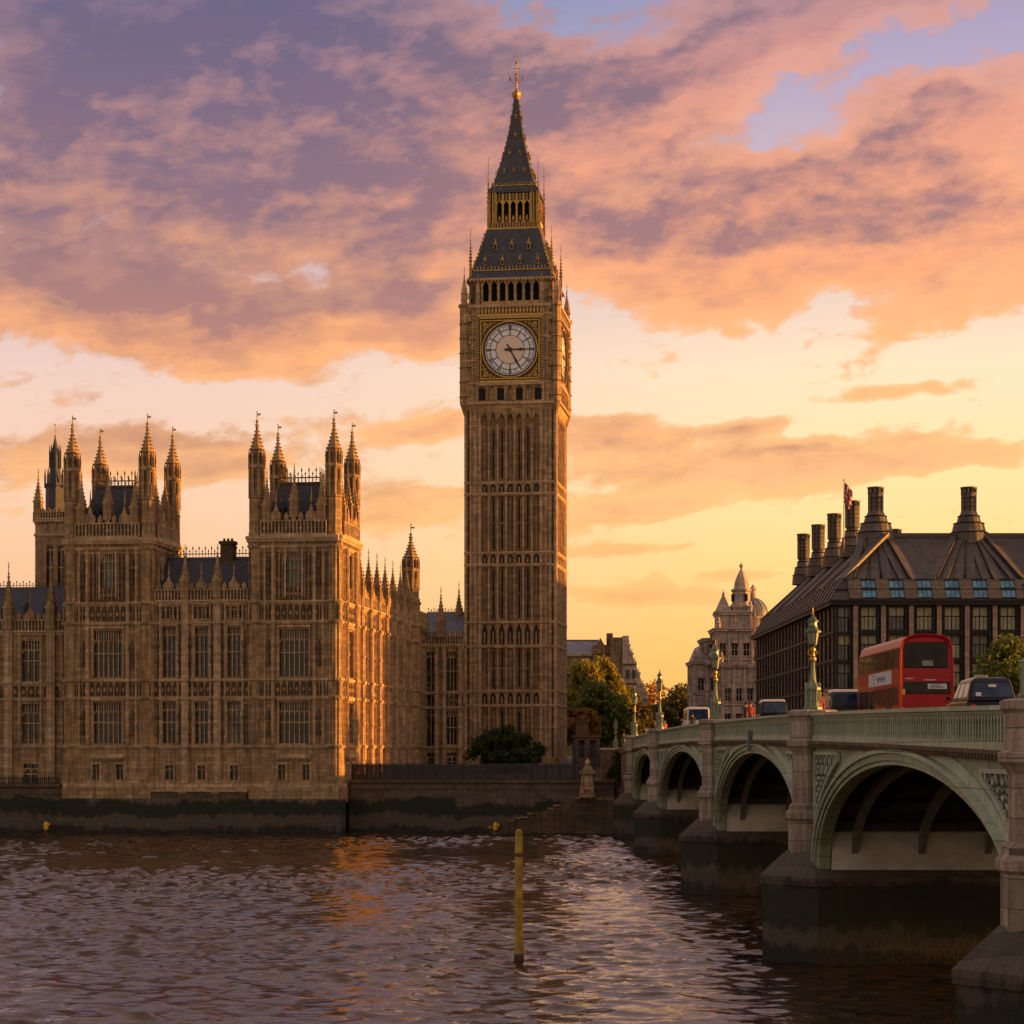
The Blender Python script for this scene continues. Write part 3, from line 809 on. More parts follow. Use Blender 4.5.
    for sg in (-1, 1):               # dormers on the front slope
        xx = cx + sg * 1.9
        rf.box(xx - .5, xx + .5, c - .1, c + 1.2, 34.6, 36.2, 0); rf.plate([(xx - .6, 36.2), (xx + .6, 36.2), (xx, 37.3)], c - .12, c + 1.2, 0)
        rf.box(xx - .3, xx + .3, c - .14, c - .08, 34.8, 36.0, 2)
    rf.build('roof', ['slate', 'stone_dark', 'dark'], part)
    return part


corner_tower(-10.2, 0, 0, 11.0, 1)
corner_tower(-31.6, -21.4, 0, 11.0, 2)


def centre_range():
    part = link('centre_range', None, palace, (0, 0, -BASE)); mb = MB()
    x0, x1, y = -21.4, -10.2, .5
    fr = FRONT(x0, y); L = x1 - x0; bay = L / 3
    ops = []
    for i in range(3):
        c = bay * (i + .5)
        ops += [(c - .78, c + .78, 9.95, 14.5, 3), (c - .78, c + .78, 17.35, 22.9, 3), (c - .45, c + .45, 5.9, 7.4, 2)]
    fo = [(bay * (i + .5) + q - .33, bay * (i + .5) + q + .33, 23.95, 25.2, 2) for i in range(3) for q in (-.9, 0, .9)]
    mb.fr = fr
    storeys(mb, fr, 0, L, [o[:4] for o in ops] + [o[:4] for o in fo], nb=15, frieze=False)
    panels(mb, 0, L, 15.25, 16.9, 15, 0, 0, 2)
    for o in ops + fo:
        gothic_window(part, fr, *o[:4], o[4], 1 if o[3] - o[2] > 2 else 0, arch=False)
        if o[3] - o[2] > 2:
            for q in (o[0] - .12, o[1]): mb.box(q, q + .12, -.02, .14, o[2], o[3] + .2, 1)
            mb.box(o[0] - .2, o[1] + .2, -.02, .2, o[3] + .2, o[3] + .36, 1)
        elif o[2] < 8:
            mb.box(o[0] - .25, o[1] + .25, -.02, .16, o[3] + .1, o[3] + .32, 1); mb.box(o[0] - .22, o[0] - .04, -.02, .12, o[2] - .2, o[3] + .1, 1); mb.box(o[1] + .04, o[1] + .22, -.02, .12, o[2] - .2, o[3] + .1, 1)
    for i in range(4):
        u = bay * i
        if 0 < i < 3:
            pier_strip(mb, u, .75, 5.5, 26.2, 0, .4)
            link('pinnacle', PINT, part, (x0 + u, y - .1, 26.2))
        for s in (-1, 1):
            if 0 <= u + s * .85 <= L: pier_strip(mb, u + s * .85, .2, 9.7, 25.5, 0, .16); 
            if 0 <= u + s * 1.0 <= L:
                for (za, zb) in ((9.9, 14.4), (17.3, 22.6)): panels(mb, u + min(s * .42, s * .74), u + max(s * .42, s * .74), za, zb, 1, 0, 0, 2)
                niche(mb, u + s * .62, 11.0, 0, 2); niche(mb, u + s * .62, 19.0, 0, 2)
    parapet(mb, .3, L - .3, 25.8, 1.9, .75, .2, gable=[bay * .5, bay * 1.5, bay * 2.5])
    mb.fr = None
    mb.build('wall', ['stone', 'stone_pale', 'stone_dark'], part)
    rf = MB()
    rf.add([(x0, 1.3, 26.2), (x1, 1.3, 26.2), (x1, 5.2, 31.2), (x0, 5.2, 31.2), (x1, 9.4, 26.2), (x0, 9.4, 26.2)], [(0, 1, 2, 3), (3, 2, 4, 5), (0, 3, 5), (1, 4, 2), (0, 5, 4, 1)])
    rf.fr = FRONT(x0, 5.2); cresting(rf, .3, L - .3, 31.15, 0, 1.3, .36, 1); rf.fr = None
    rf.build('roof', ['slate', 'stone_dark'], part)
    ch = MB(); ch.box(x0 + 6.6, x0 + 8.1, 4.6, 5.9, 30.0, 32.6); ch.box(x0 + 6.45, x0 + 8.25, 4.45, 6.05, 32.6, 32.95)
    for i in range(3): ch.lathe(x0 + 6.9 + i * .45, 5.25, [(.16, 32.95), (.13, 33.3)], 8)
    ch.build('chimney', 'stone_dark', part)
    # low dark terrace in front of the ground floor
    tr = MB(); tr.fr = fr; tr.box(.2, L - .2, .3, 1.15, 3.55, 4.55); tr.box(.1, L - .1, .3, 1.25, 4.55, 4.75, 1)
    for i in (1, 2): tr.frus(bay * i - .5, bay * i + .5, .3, 1.3, 4.55, bay * i - .2, bay * i + .2, .3, .8, 3.8, 1)
    tr.build('plinth_ledge', ['stone_dark', 'stone_pale'], part)


centre_range()


def side_wing():
    part = link('side_wing', None, palace, (0, 0, -BASE)); mb = MB()
    fr = RIGHT(-.3, 11.0); L = 45.5
    mb.fr = fr
    n = 8; bay = 5.0; cs = [1.0 + bay * i for i in range(n)]   # buttress lines: y = 12, 17 ...
    ops = []
    for i in range(n - 1):
        c = cs[i] + bay / 2
        ops += [(c - 1.25, c + 1.25, 9.95, 14.5, 4), (c - 1.25, c + 1.25, 17.35, 22.9, 4), (c - .5, c + .5, 5.9, 8.0, 2)]
    storeys(mb, fr, 0, L, [o[:4] for o in ops], nb=40)
    for o in ops: gothic_window(part, fr, *o[:4], o[4], 1 if o[3] - o[2] > 3 else 0, arch=False)
    for i, u in enumerate(cs):
        pier_strip(mb, u, .95, 5.5, 23.5, 0, .62); pier_strip(mb, u, .8, 23.5, 27.6, 0, .5)
        pier_strip(mb, u - 1.05, .2, 9.7, 25.5, 0, .16); pier_strip(mb, u + 1.05, .2, 9.7, 25.5, 0, .16)
        if i < 7: link('pinnacle', PINT, part, (-.3 + .12, 11.0 + u, 27.0))
    parapet(mb, 0, L, 25.8, 1.9, .85, .2, gable=[c + bay / 2 for c in cs[:-1]])
    mb.fr = None
    mb.build('wall', ['stone', 'stone_pale', 'stone_dark'], part)
    rf = MB()
    rf.add([(-1.4, 11, 26.0), (-1.4, 56, 26.0), (-5.4, 56, 29.2), (-5.4, 11, 29.2), (-9.6, 56, 26.0), (-9.6, 11, 26.0)], [(0, 1, 2, 3), (3, 2, 4, 5), (0, 3, 5), (1, 4, 2), (0, 5, 4, 1)])
    rf.build('roof', ['slate'], part)
    b = MB(); b.box(-9.6, -1.4, 11.1, 55.8, 5.0, 25.9); b.build('inner_wall', 'stone', part)
    # the big corner turret at the end
    tw = MB(); k = 1.15 / math.cos(math.pi / 8)
    prof = [(k * 1.1, 4.5), (k * 1.1, 5.5), (k, 5.6)]
    for z in STR + [28.6]: prof += [(k, z - .25), (k * 1.14, z - .1), (k * 1.14, z + .12), (k, z + .2)]
    tw.lathe(-.55, 46.3, prof + [(k, 29.2)], 8); tw.build('stair_turret', 'stone', part)
    link('turret', TURS, part, (-.55, 46.3, 29.2)).scale = (1.3, 1.3, .92)


side_wing()


def link_wing():
    part = link('link_wing', None, palace, (0, 0, -BASE)); mb = MB()
    fr = FRONT(-1.0, 56.5); L = 5.85
    mb.fr = fr
    ops = [(.75, 1.9, 9.6, 22.6, 2), (3.5, 4.9, 9.95, 14.5, 3), (3.5, 4.9, 17.35, 22.6, 3), (.8, 1.85, 6.4, 8.8, 1), (3.6, 4.8, 6.4, 8.8, 2)]
    storeys(mb, fr, 0, L, [o[:4] for o in ops], nb=10, top=23.46, frieze=False)
    panels(mb, 3.2, L, 15.25, 16.9, 4, 0, 0, 2)
    for o in ops: gothic_window(part, fr, *o[:4], o[4], 2 if o[3] - o[2] > 6 else 1, arch=False)
    for u in (.4, 2.15, 3.2, 5.4): pier_strip(mb, u, .5, 5.5, 23.6, 0, .35)
    parapet(mb, 0, L, 23.5, 1.8, .7, .2)
    mb.fr = None; mb.build('wall', ['stone', 'stone_pale', 'stone_dark'], part)
    link('pinnacle', PINT, part, (1.75, 56.4, 24.6)).scale = (1.25, 1.25, 1.15)
    link('pinnacle', PINT, part, (3.5, 61.0, 26.0)).scale = (1.1, 1.1, 1.1)
    rf = MB(); rf.add([(-1, 57.3, 24.0), (4.85, 57.3, 24.0), (4.85, 61, 28.4), (-1, 61, 28.4), (4.85, 66, 24.0), (-1, 66, 24.0)], [(0, 1, 2, 3), (3, 2, 4, 5), (0, 3, 5), (1, 4, 2), (0, 5, 4, 1)])
    rf.fr = FRONT(-1, 61); cresting(rf, .2, 5.8, 28.3, 0, .7, .4, 1)
    rf.build('roof', ['lead', 'stone_dark'], part)
    b = MB(); b.box(-.9, 4.83, 57.0, 66, 5, 23.9); b.build('inner_wall', 'stone', part)


link_wing()


def river_wing():
    part = link('river_wing', None, palace, (0, 0, -BASE)); mb = MB()
    X0_ = -122.0; fr = FRONT(X0_, 4.0); L = 90.4; mb.fr = fr
    bay = 5.1; cs = [L - 2.9 - bay * i for i in range(18)]
    ops = []
    for i in range(17):
        c = cs[i] - bay / 2
        ops += [(c - 1.05, c + 1.05, 9.95, 14.5, 3), (c - 1.05, c + 1.05, 17.1, 21.7, 3)]
        ops += [(c - .85, c + .85, 5.2, 7.6, 2)]
    wall(mb, 0, L, 3.4, 22.6, [o[:4] for o in ops])
    for z in (9.64, 15.06, 16.8, 22.6): string(mb, 0, L, z, 0, .22, .22, 1)
    panels(mb, 0, L, 15.25, 16.7, 93, 0, 0, 2)
    for o in ops[24:]: mb.box(o[0], o[1], -.5, -.42, o[2], o[3], 3); [mb.box(o[0] + (o[1] - o[0]) * q - .05, o[0] + (o[1] - o[0]) * q + .05, -.42, -.25, o[2], o[3], 1) for q in (.33, .67)]
    for i, o in enumerate(ops):
        if i < 24: gothic_window(part, fr, *o[:4], o[4], 1, arch=False)
    for i, u in enumerate(cs):
        k = pier_strip(mb, u, .95, 5.2, 23.2, 0, .5)
        pier_strip(mb, u - 1.25, .3, 9.7, 22.5, 0, .2); pier_strip(mb, u + 1.25, .3, 9.7, 22.5, 0, .2)
        link('pinnacle', PINT, part, (X0_ + u, 3.8, 23.0)).scale = (1.1, 1.1, 1.3)
    parapet(mb, 0, L, 22.7, 2.0, .8, .2, gable=[c - bay / 2 for c in cs[:-1]])
    mb.fr = None; mb.box(X0_ - .02, X0_ + .02, -4 + 8.02, 16, 3.4, 24.4); mb.build('wall', ['stone', 'stone_pale', 'stone_dark', 'glass'], part)
    iw = MB(); iw.box(X0_ + .1, -31.7, 5.0, 15.9, 5, 23.3); iw.build('inner_wall', 'stone', part)
    rf = MB(); rf.add([(X0_, 5, 23.4), (-31.6, 5, 23.4), (-31.6, 10, 28.4), (X0_, 10, 28.4), (-31.6, 16, 23.4), (X0_, 16, 23.4)], [(0, 1, 2, 3), (3, 2, 4, 5), (0, 3, 5), (1, 4, 2), (0, 5, 4, 1)])
    rf.fr = FRONT(X0_, 10); cresting(rf, .2, L - .2, 28.35, 0, .8, .4, 1); rf.fr = None
    for i in range(17):
        xx = X0_ + cs[i] - bay / 2
        for q in (-1.2, 1.2): rf.box(xx + q - .3, xx + q + .3, 5.6, 6.6, 24.6, 25.6); rf.plate([(xx + q - .38, 25.6), (xx + q + .38, 25.6), (xx + q, 26.3)], 5.58, 6.6)
    rf.build('roof', ['slate', 'stone_dark'], part)
    # the tower further back, with a tall lead roof
    t2 = link('rear_tower', None, palace, (0, 0, -BASE)); mb = MB()
    x0, x1, y0, y1 = -41.0, -32.0, 16, 25
    for fr, LL in ((FRONT(x0, y0), x1 - x0), (LEFT(x0, y1), y1 - y0), (RIGHT(x1, y0), y1 - y0), (BACK(x1, y1), x1 - x0)):
        mb.fr = fr; ops = [(1.4, 2.3, 28.5, 33.8), (2.8, 3.7, 28.5, 33.8)] if fr[5] == -1 else []
        wall(mb, 0, LL, 20, 37.0, ops); string(mb, 0, LL, 35.2, 0, .2, .2, 1); string(mb, 0, LL, 27.6, 0, .2, .2, 1); mb.box(0, LL, -.02, .3, 36.7, 37.1, 1)
        corbels(mb, 0, LL, 36.7); parapet(mb, 0, LL, 37.1, 1.1, .7, .15)
        for o in ops: gothic_window(t2, fr, *o, 2, 1)
    mb.fr = None; mb.build('wall', ['stone', 'stone_pale', 'stone_dark'], t2)
    link('pinnacle', PINT, t2, (x0 + .3, y0 + .3, 37.2))
    rf = MB(); cx, cy = -38.0, 18.0
    rf.lathe(cx - 1.2, cy, [(1.15, 37), (1.15, 41.2), (1.28, 41.3), (1.28, 41.55), (.85, 41.6), (.62, 43.4), (.62, 45.0), (.7, 45.1), (.36, 45.9), (.06, 47.2)], 8)
    for i in range(8):
        a = math.pi / 8 + i * math.pi / 4; rf.lathe(cx - 1.2 + 1.2 * math.cos(a), cy + 1.2 * math.sin(a), [(.12, 41.0), (.12, 42.4), (.02, 43.4)], 4)
        rf.lathe(cx - 1.2 + .66 * math.cos(a), cy + .66 * math.sin(a), [(.09, 43.4), (.09, 45.4), (.02, 46.3)], 4)
    rf.lathe(cx - 1.2, cy, [(.04, 47), (.13, 47.3), (.03, 47.5), (.03, 48.6), (.1, 48.7), (.02, 48.9)], 6, m=1)
    rf.build('roof', ['slate', 'gold_dull'], t2)


river_wing()


# ------------------------------------------------------------------ the clock tower
def clock_tower():
    TB = 6.9
    tw = thing('clock_tower', 'tall gothic clock tower with white dial, gilded belfry and iron spire', 'clock tower', (1.6, 295.3, TB), ROT)
    A = 6.2
    FRS = [FRONT(-A, -A), RIGHT(A, -A), BACK(A, A), LEFT(-A, A)]
    mb = MB(); W = 2 * A
    bands = [(15.3, 17.3), (23.4, 26.7), (34.5, 36.2), (44.2, 45.8)]
    stages = [(7.0, 15.3), (17.3, 23.4), (26.7, 34.5), (36.2, 44.2), (45.8, 53.5)]
    for fr in FRS:
        mb.fr = fr
        z0 = 6.5
        mb.box(0, W, -.5, -.3, z0, 56.5, 3)                       # recessed sheet behind the ribs, its shade painted as darker stone
        mb.box(-.25, W + .25, -.1, .35, 6.0, 8.2); 
        for s in (0, 1):                                        # corner buttress strips
            a, b = (0, 2.05) if s == 0 else (W - 2.05, W)
            mb.box(a, b, -.42, 0, z0, 56.2)
            for q in (.12, .72, 1.32, 1.93): u = a + q; mb.box(u - .09, u + .09, -.02, .13, 8.2, 55.8, 1)
            for (za, zb) in stages:
                for q in (.42, 1.02, 1.62):
                    c = a + q
                    for k in range(3):
                        zz = za + (zb - za) * (k + 1) / 3
                        for sg in (-1, 1): mb.plate([(c + sg * .21, zz), (c + sg * .21, zz - .5), (c, zz)], -.02, .06)
        u0, u1 = 2.05, W - 2.05; n = 7; s = (u1 - u0) / n
        for i in range(n + 1):
            u = u0 + i * s; mb.box(u - .17, u + .17, -.4, .0, z0, 55.2); mb.box(u - .07, u + .07, -.02, .12, 8.2, 54.5, 1)
        for (za, zb) in stages:
            for i in range(n):
                c = u0 + (i + .5) * s
                if i in (1, 2, 4, 5) and za > 16:
                    mb.box(c - .12, c + .12, -.31, -.26, za + .5, zb - .6, 2)
                    mb.box(c - .2, c + .2, -.3, -.1, (za + zb) / 2 - .06, (za + zb) / 2 + .06)
                elif za < 16 and i in (2, 4):
                    mb.box(c - .17, c + .17, -.31, -.26, za + 2.5, zb - .8, 2)
                else:
                    mb.box(c - .06, c + .06, -.32, -.12, za, zb)
                    for f in (.35, .7):
                        zz = za + (zb - za) * f; mb.plate([(c - .2, zz), (c, zz - .3), (c + .2, zz), (c, zz + .3)], -.31, -.2)
                for sg in (-1, 1):
                    mb.plate([(c + sg * (s / 2 - .1), zb), (c + sg * (s / 2 - .1), zb - .9), (c + sg * s * .2, zb - .35), (c, zb)], -.31, -.1)
        for (za, zb) in bands:
            mb.box(2.0, W - 2.0, -.4, -.03, za, zb)
            string(mb, -.05, W + .05, za, 0, .24, .22, 1); string(mb, -.05, W + .05, zb, 0, .24, .22, 1)
            for i in range(n):
                c = u0 + (i + .5) * s; h = (zb - za)
                mb.plate([(c - .33, za + .25), (c + .33, za + .25), (c + .33, zb - h * .35), (c, zb - .12), (c - .33, zb - h * .35)], -.05, .01, 2 if i % 1 == 0 and h > 1.5 else 0)
                mb.box(c - .1, c + .1, -.02, .09, za + .25, zb - h * .4)
        # arcade of small arches under the clock stage
        for i in range(n):
            c = u0 + (i + .5) * s
            for sg in (-1, 1): mb.plate([(c + sg * s * .5, 55.2), (c + sg * s * .5, 53.6), (c + sg * s * .4, 54.3), (c + sg * s * .2, 54.9), (c, 55.2)], -.3, .12)
        mb.box(1.9, W - 1.9, -.3, .16, 55.2, 56.0)
        mb.frus(-.05, W + .05, -.3, .1, 55.7, -.45, W + .45, -.3, .5, 56.5, 1)
    mb.fr = None
    for sx_ in (-1, 1):
        for sy_ in (-1, 1): mb.box(sx_ * A - .16, sx_ * A + .16, sy_ * A - .16, sy_ * A + .16, 6.5, 56.0, 1)
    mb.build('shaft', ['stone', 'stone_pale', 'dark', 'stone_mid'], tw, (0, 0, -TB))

    # clock stage
    B = 6.6; mb = MB(); FRB = [FRONT(-B, -B), RIGHT(B, -B), BACK(B, B), LEFT(-B, B)]; W = 2 * B; c = B
    for fr in FRB:
        mb.fr = fr
        mb.box(0, W, -.6, -.35, 56.3, 70.0)
        for a, b in ((0, 2.1), (W - 2.1, W)):
            mb.box(a, b, -.4, .0, 56.3, 70.2)
            for q in (.1, .7, 1.4, 2.0): mb.box(a + q - .09, a + q + .09, -.02, .12, 56.6, 69.6, 1)
            for z in (59.3, 62.4, 65.5, 68.6): mb.box(a, b, -.02, .2, z - .1, z + .12, 1); niche(mb, a + 1.05, z + .5, 0, 0)
        mb.box(2.05, W - 2.05, -.4, -.05, 56.3, 56.9); mb.box(-.1, W + .1, -.3, .3, 56.4, 56.75, 1)
        n = 7; u0, s = 2.1, (W - 4.2) / 7
        for i in range(n + 1): u = u0 + i * s; mb.box(u - .15, u + .15, -.4, .05, 56.9, 59.0)
        for i in range(n):
            cc = u0 + (i + .5) * s
            mb.box(cc - s * .35, cc + s * .35, -.34, -.26, 57.0, 58.6, 3 if i % 2 == 0 else 0)
            for sg in (-1, 1): mb.plate([(cc + sg * s * .5, 59.0), (cc + sg * s * .5, 58.0), (cc + sg * s * .33, 58.55), (cc, 59.0)], -.34, .02)
        mb.box(1.95, W - 1.95, -.4, .22, 59.0, 59.35, 1)
        # gilded border of the dial
        g0, g1, gz0, gz1 = c - 4.5, c + 4.5, 59.35, 68.35
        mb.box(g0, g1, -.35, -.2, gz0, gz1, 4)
        for (x0_, x1_, za, zb) in ((g0, g0 + .28, gz0, gz1), (g1 - .28, g1, gz0, gz1), (g0 + .28, g1 - .28, gz0, gz0 + .28), (g0 + .28, g1 - .28, gz1 - .28, gz1)):
            mb.box(x0_, x1_, -.22, .18, za, zb, 2)
        for i in range(26):
            z = gz0 + .17 + i * (gz1 - gz0 - .34) / 25
            for u in (g0 + .14, g1 - .14): mb.box(u - .2, u + .2, -.1, .26, z - .09, z + .09, 4)
            u = g0 + .17 + i * (g1 - g0 - .34) / 25; mb.box(u - .09, u + .09, -.1, .26, gz1 - .3, gz1 + .02, 2)
        for (x0_, x1_, za, zb) in ((c - 4.1, c - 3.93, 59.8, 67.9), (c + 3.93, c + 4.1, 59.8, 67.9), (c - 3.93, c + 3.93, 59.8, 59.97), (c - 3.93, c + 3.93, 67.73, 67.9)):
            mb.box(x0_, x1_, -.22, .1, za, zb, 2)
        # spandrel scrollwork
        for sx_ in (-1, 1):
            for sz_ in (-1, 1):
                for (q, r_, t_) in ((3.3, 3.3, .42), (2.7, 3.55, .26), (3.55, 2.7, .26), (3.62, 3.62, .2), (2.2, 3.7, .17), (3.7, 2.2, .17)):
                    x_, z_ = c + sx_ * q, 63.85 + sz_ * r_
                    mb.plate([(x_ - t_, z_), (x_, z_ - t_), (x_ + t_, z_), (x_, z_ + t_)], -.22, -.06, 2)
                    mb.plate([(x_ - t_ * .5, z_), (x_, z_ - t_ * .5), (x_ + t_ * .5, z_), (x_, z_ + t_ * .5)], -.07, -.03, 4)
        # cornice and gilded parapet above the dial
        mb.box(2.0, W - 2.0, -.4, .2, 68.4, 68.7, 2); mb.box(-.15, W + .15, -.3, .3, 69.6, 70.0, 1); mb.box(2.0, W - 2.0, -.4, .1, 68.7, 69.6, 4)
        for i in range(19): u = 2.3 + i * (W - 4.6) / 18; mb.box(u - .09, u + .09, .08, .2, 68.75, 69.55, 2); mb.plate([(u - .2, 69.15), (u, 68.9), (u + .2, 69.15), (u, 69.4)], .08, .16, 2)
    mb.fr = None
    for sx_ in (-1, 1):
        for sy_ in (-1, 1):
            x, y = sx_ * (B - .35), sy_ * (B - .35)
            mb.lathe(x, y, [(.2, 55.0), (.75, 56.6), (.75, 69.6), (.95, 69.8), (.95, 70.1), (.6, 70.3)], 8, m=0)
            for z in (57.5, 59.5, 61.5, 63.5, 65.5, 67.5): mb.lathe(x, y, [(.8, z - .1), (.9, z), (.8, z + .1)], 8, m=2)
    mb.build('clock_stage', ['stone', 'stone_pale', 'gold', 'dark', 'gold_back'], tw, (0, 0, -TB))

    # dials
    ROM = ['XII', 'I', 'II', 'III', 'IIII', 'V', 'VI', 'VII', 'VIII', 'IX', 'X', 'XI']
    for fr in FRB:
        face = MB(fr); zc = 63.85
        P2 = lambda r, a: (c + r * math.sin(a), zc + r * math.cos(a))
        disc = lambda mb_, r, d0, d1, m, n=72: mb_.plate([P2(r, 2 * math.pi * i / n) for i in range(n)], d0, d1, m)
        def ringp(mb_, r0, r1, d0, d1, m, n=72):
            vs = []; fs = []
            for i in range(n):
                a = 2 * math.pi * i / n
                for r in (r0, r1):
                    x, z = P2(r, a); vs += [(x, d0, z), (x, d1, z)]
            for i in range(n):
                k, q = 4 * i, 4 * ((i + 1) % n)
                fs += [(k + 1, q + 1, q + 3, k + 3), (k, k + 2, q + 2, q), (k, q, q + 1, k + 1), (k + 2, k + 3, q + 3, q + 2)]
            mb_.add(vs, fs, m)
        ringp(face, 3.72, 3.88, -.21, .12, 3); ringp(face, 3.5, 3.73, -.21, .02, 1); disc(face, 3.55, -.2, -.1, 0); disc(face, 1.95, -.1, -.085, 2)
        for r_, wd in ((1.95, .07), (2.72, .09), (3.30, .05)): ringp(face, r_ - wd / 2, r_ + wd / 2, -.1, -.06, 1)
        for i in range(60):
            a = 2 * math.pi * i / 60
            if i % 5: face.bar(P2(3.3, a), P2(3.52, a), .05, -.1, -.06, 1)
            if i % 5 in (2, 3): face.bar(P2(2.75, a), P2(3.28, a), .05, -.1, -.07, 1)
        for i in range(12):
            a = 2 * math.pi * i / 12
            face.bar(P2(1.95, a), P2(2.72, a), .13, -.1, -.055, 1)
            if i % 3 == 0: face.bar(P2(2.72, a), P2(3.55, a), .12, -.1, -.05, 1)
            st = ROM[i]; wds = {'I': .16, 'V': .3, 'X': .3}; tot = sum(wds[q] for q in st); x = -tot / 2
            def pt(lx, r): return (c + r * math.sin(a) + lx * math.cos(a), zc + r * math.cos(a) - lx * math.sin(a))
            for q in st:
                m_ = x + wds[q] / 2; h = .12
                if q == 'I': face.bar(pt(m_, 2.8), pt(m_, 3.25), .085, -.1, -.058, 1)
                elif q == 'V': face.bar(pt(m_ - h, 3.25), pt(m_, 2.8), .075, -.1, -.058, 1); face.bar(pt(m_ + h, 3.25), pt(m_, 2.8), .05, -.1, -.059, 1)
                else: face.bar(pt(m_ - h, 3.25), pt(m_ + h, 2.8), .075, -.1, -.058, 1); face.bar(pt(m_ + h, 3.25), pt(m_ - h, 2.8), .05, -.1, -.059, 1)
                x += wds[q]
        fo = face.build('clock_face', ['dial_white', 'black', 'dial_cream', 'gold'], tw, (0, 0, -TB))
        am, ah = R(90), R(152)
        mh = MB(fr); mh.bar(P2(-.75, am), P2(-.2, am), .32, -.03, .04); mh.bar(P2(-.3, am), P2(1.2, am), .17, -.03, .04); mh.bar(P2(1.1, am), P2(1.5, am), .16, -.03, .04, w2=.4); mh.bar(P2(1.45, am), P2(1.9, am), .4, -.03, .04, w2=.16); mh.bar(P2(1.8, am), P2(3.5, am), .15, -.03, .04, w2=.07)
        mh.plate([P2(.3, 2 * math.pi * i / 16) for i in range(16)], -.03, .07); mh.build('minute_hand', 'black', fo)
        hh = MB(fr); hh.bar(P2(-.85, ah), P2(.2, ah), .2, -.06, -.02); hh.bar(P2(0, ah), P2(1.6, ah), .16, -.06, -.02, w2=.24); hh.bar(P2(1.55, ah), P2(2.65, ah), .34, -.06, -.02, w2=.1); hh.build('hour_hand', 'black', fo)

    # belfry arcade
    mb = MB(); C = 5.75; W = 2 * C
    for fr in (FRONT(-C, -C), RIGHT(C, -C), BACK(C, C), LEFT(-C, C)):
        mb.fr = fr
        mb.box(0, W, -1.6, -1.5, 70, 73.8, 2); mb.box(.0, W, -.5, .1, 69.9, 70.3, 1)
        mb.box(0, 1.7, -.8, 0, 70.2, 73.9); mb.box(W - 1.7, W, -.8, 0, 70.2, 73.9)
        n = 7; s = (W - 3.4) / n
        for i in range(n + 1): u = 1.7 + i * s; mb.box(u - .17, u + .17, -.6, -.02, 70.2, 73.2, 1); mb.box(u - .06, u + .06, -.03, .1, 70.2, 73.4, 1)
        for i in range(n):
            u = 1.7 + (i + .5) * s
            for sg in (-1, 1): mb.plate([(u + sg * s * .5, 73.4), (u + sg * s * .5, 72.3), (u + sg * s * .36, 72.9), (u, 73.4)], -.5, -.04, 1)
            mb.box(u - s * .5, u + s * .5, -.5, .08, 70.25, 70.65, 3)
        mb.box(1.6, W - 1.6, -.6, .03, 73.35, 73.8); mb.box(-.1, W + .1, -.4, .35, 73.5, 73.8, 1)
        for i in range(24): u = .2 + i * (W - .4) / 23; mb.box(u - .1, u + .1, .3, .42, 73.3, 73.6, 3)
    mb.build('belfry', ['stone', 'stone_pale', 'dark', 'gold_dull'], tw, (0, 0, -TB))

    # lower roof with lucarnes
    rf = MB(); zr = [(5.95, 73.8), (5.55, 74.5), (4.75, 77.0), (4.0, 79.7), (3.7, 81.0)]
    rf.lathe(0, 0, [(r * math.sqrt(2), z) for r, z in zr], 4, math.pi / 4)
    lr = MB()
    for fr in (FRONT(0, 0), RIGHT(0, 0), BACK(0, 0), LEFT(0, 0)):
        rf.fr = fr; lr.fr = fr
        rf.box(-5.3, 5.3, 5.35, 5.5, 74.9, 75.05, 1)
        for i in range(22): u = -5.2 + i * 10.4 / 21; rf.box(u - .08, u + .08, 5.3, 5.45, 75.0, 75.5, 1)
        for (z, us, rr, sc_) in ((75.7, (-3.6, -1.2, 1.2, 3.6), 5.1, .62), (77.9, (-2.3, 0, 2.3), 4.45, .72)):
            for u in us:
                lr.box(u - .34 * sc_, u + .34 * sc_, rr - .9, rr + .3, z, z + 1.1 * sc_, 0); lr.box(u - .22 * sc_, u + .22 * sc_, rr + .28, rr + .33, z + .1, z + 1.0 * sc_, 1)
                lr.plate([(u - .42 * sc_, z + 1.1 * sc_), (u + .42 * sc_, z + 1.1 * sc_), (u, z + 1.9 * sc_)], rr - .6, rr + .34, 0)
                lr.box(u - .04, u + .04, rr, rr + .1, z + 1.8 * sc_, z + 2.3 * sc_, 0)
        for q in (-1, 1):            # gilded crockets up the hips
            for j in range(11):
                t = j / 11; z = 74.6 + 6.2 * t
                r = np.interp(z, [p[1] for p in zr], [p[0] for p in zr]); rf.box(q * r - .13, q * r + .13, r - .13, r + .16, z - .1, z + .22, 1)
    ro = rf.build('lower_roof', ['iron_roof', 'gold_dull'], tw, (0, 0, -TB))
    lr.build('lucarnes', ['gold_dull', 'dark'], ro)

    # gilded lantern
    mb = MB(); D = 3.35; W = 2 * D
    for fr in (FRONT(-D, -D), RIGHT(D, -D), BACK(D, D), LEFT(-D, D)):
        mb.fr = fr
        mb.box(-.2, W + .2, -.3, .25, 80.9, 81.25, 0); mb.box(-.1, W + .1, -.05, .12, 81.25, 81.9, 1)
        for i in range(17): u = i * W / 16; mb.box(u - .06, u + .06, .1, .2, 81.2, 82.0, 0)
        mb.box(0, W, -1.3, -1.2, 81.5, 85.9, 2)
        n = 5; a = .95; s = (W - 2 * a) / n
        mb.box(0, a, -.5, 0, 81.6, 86.2, 1); mb.box(W - a, W, -.5, 0, 81.6, 86.2, 1)
        for q in (.12, .5, .85): mb.box(q - .07, q + .07, -.02, .12, 81.6, 86.2, 0); mb.box(W - q - .07, W - q + .07, -.02, .12, 81.6, 86.2, 0)
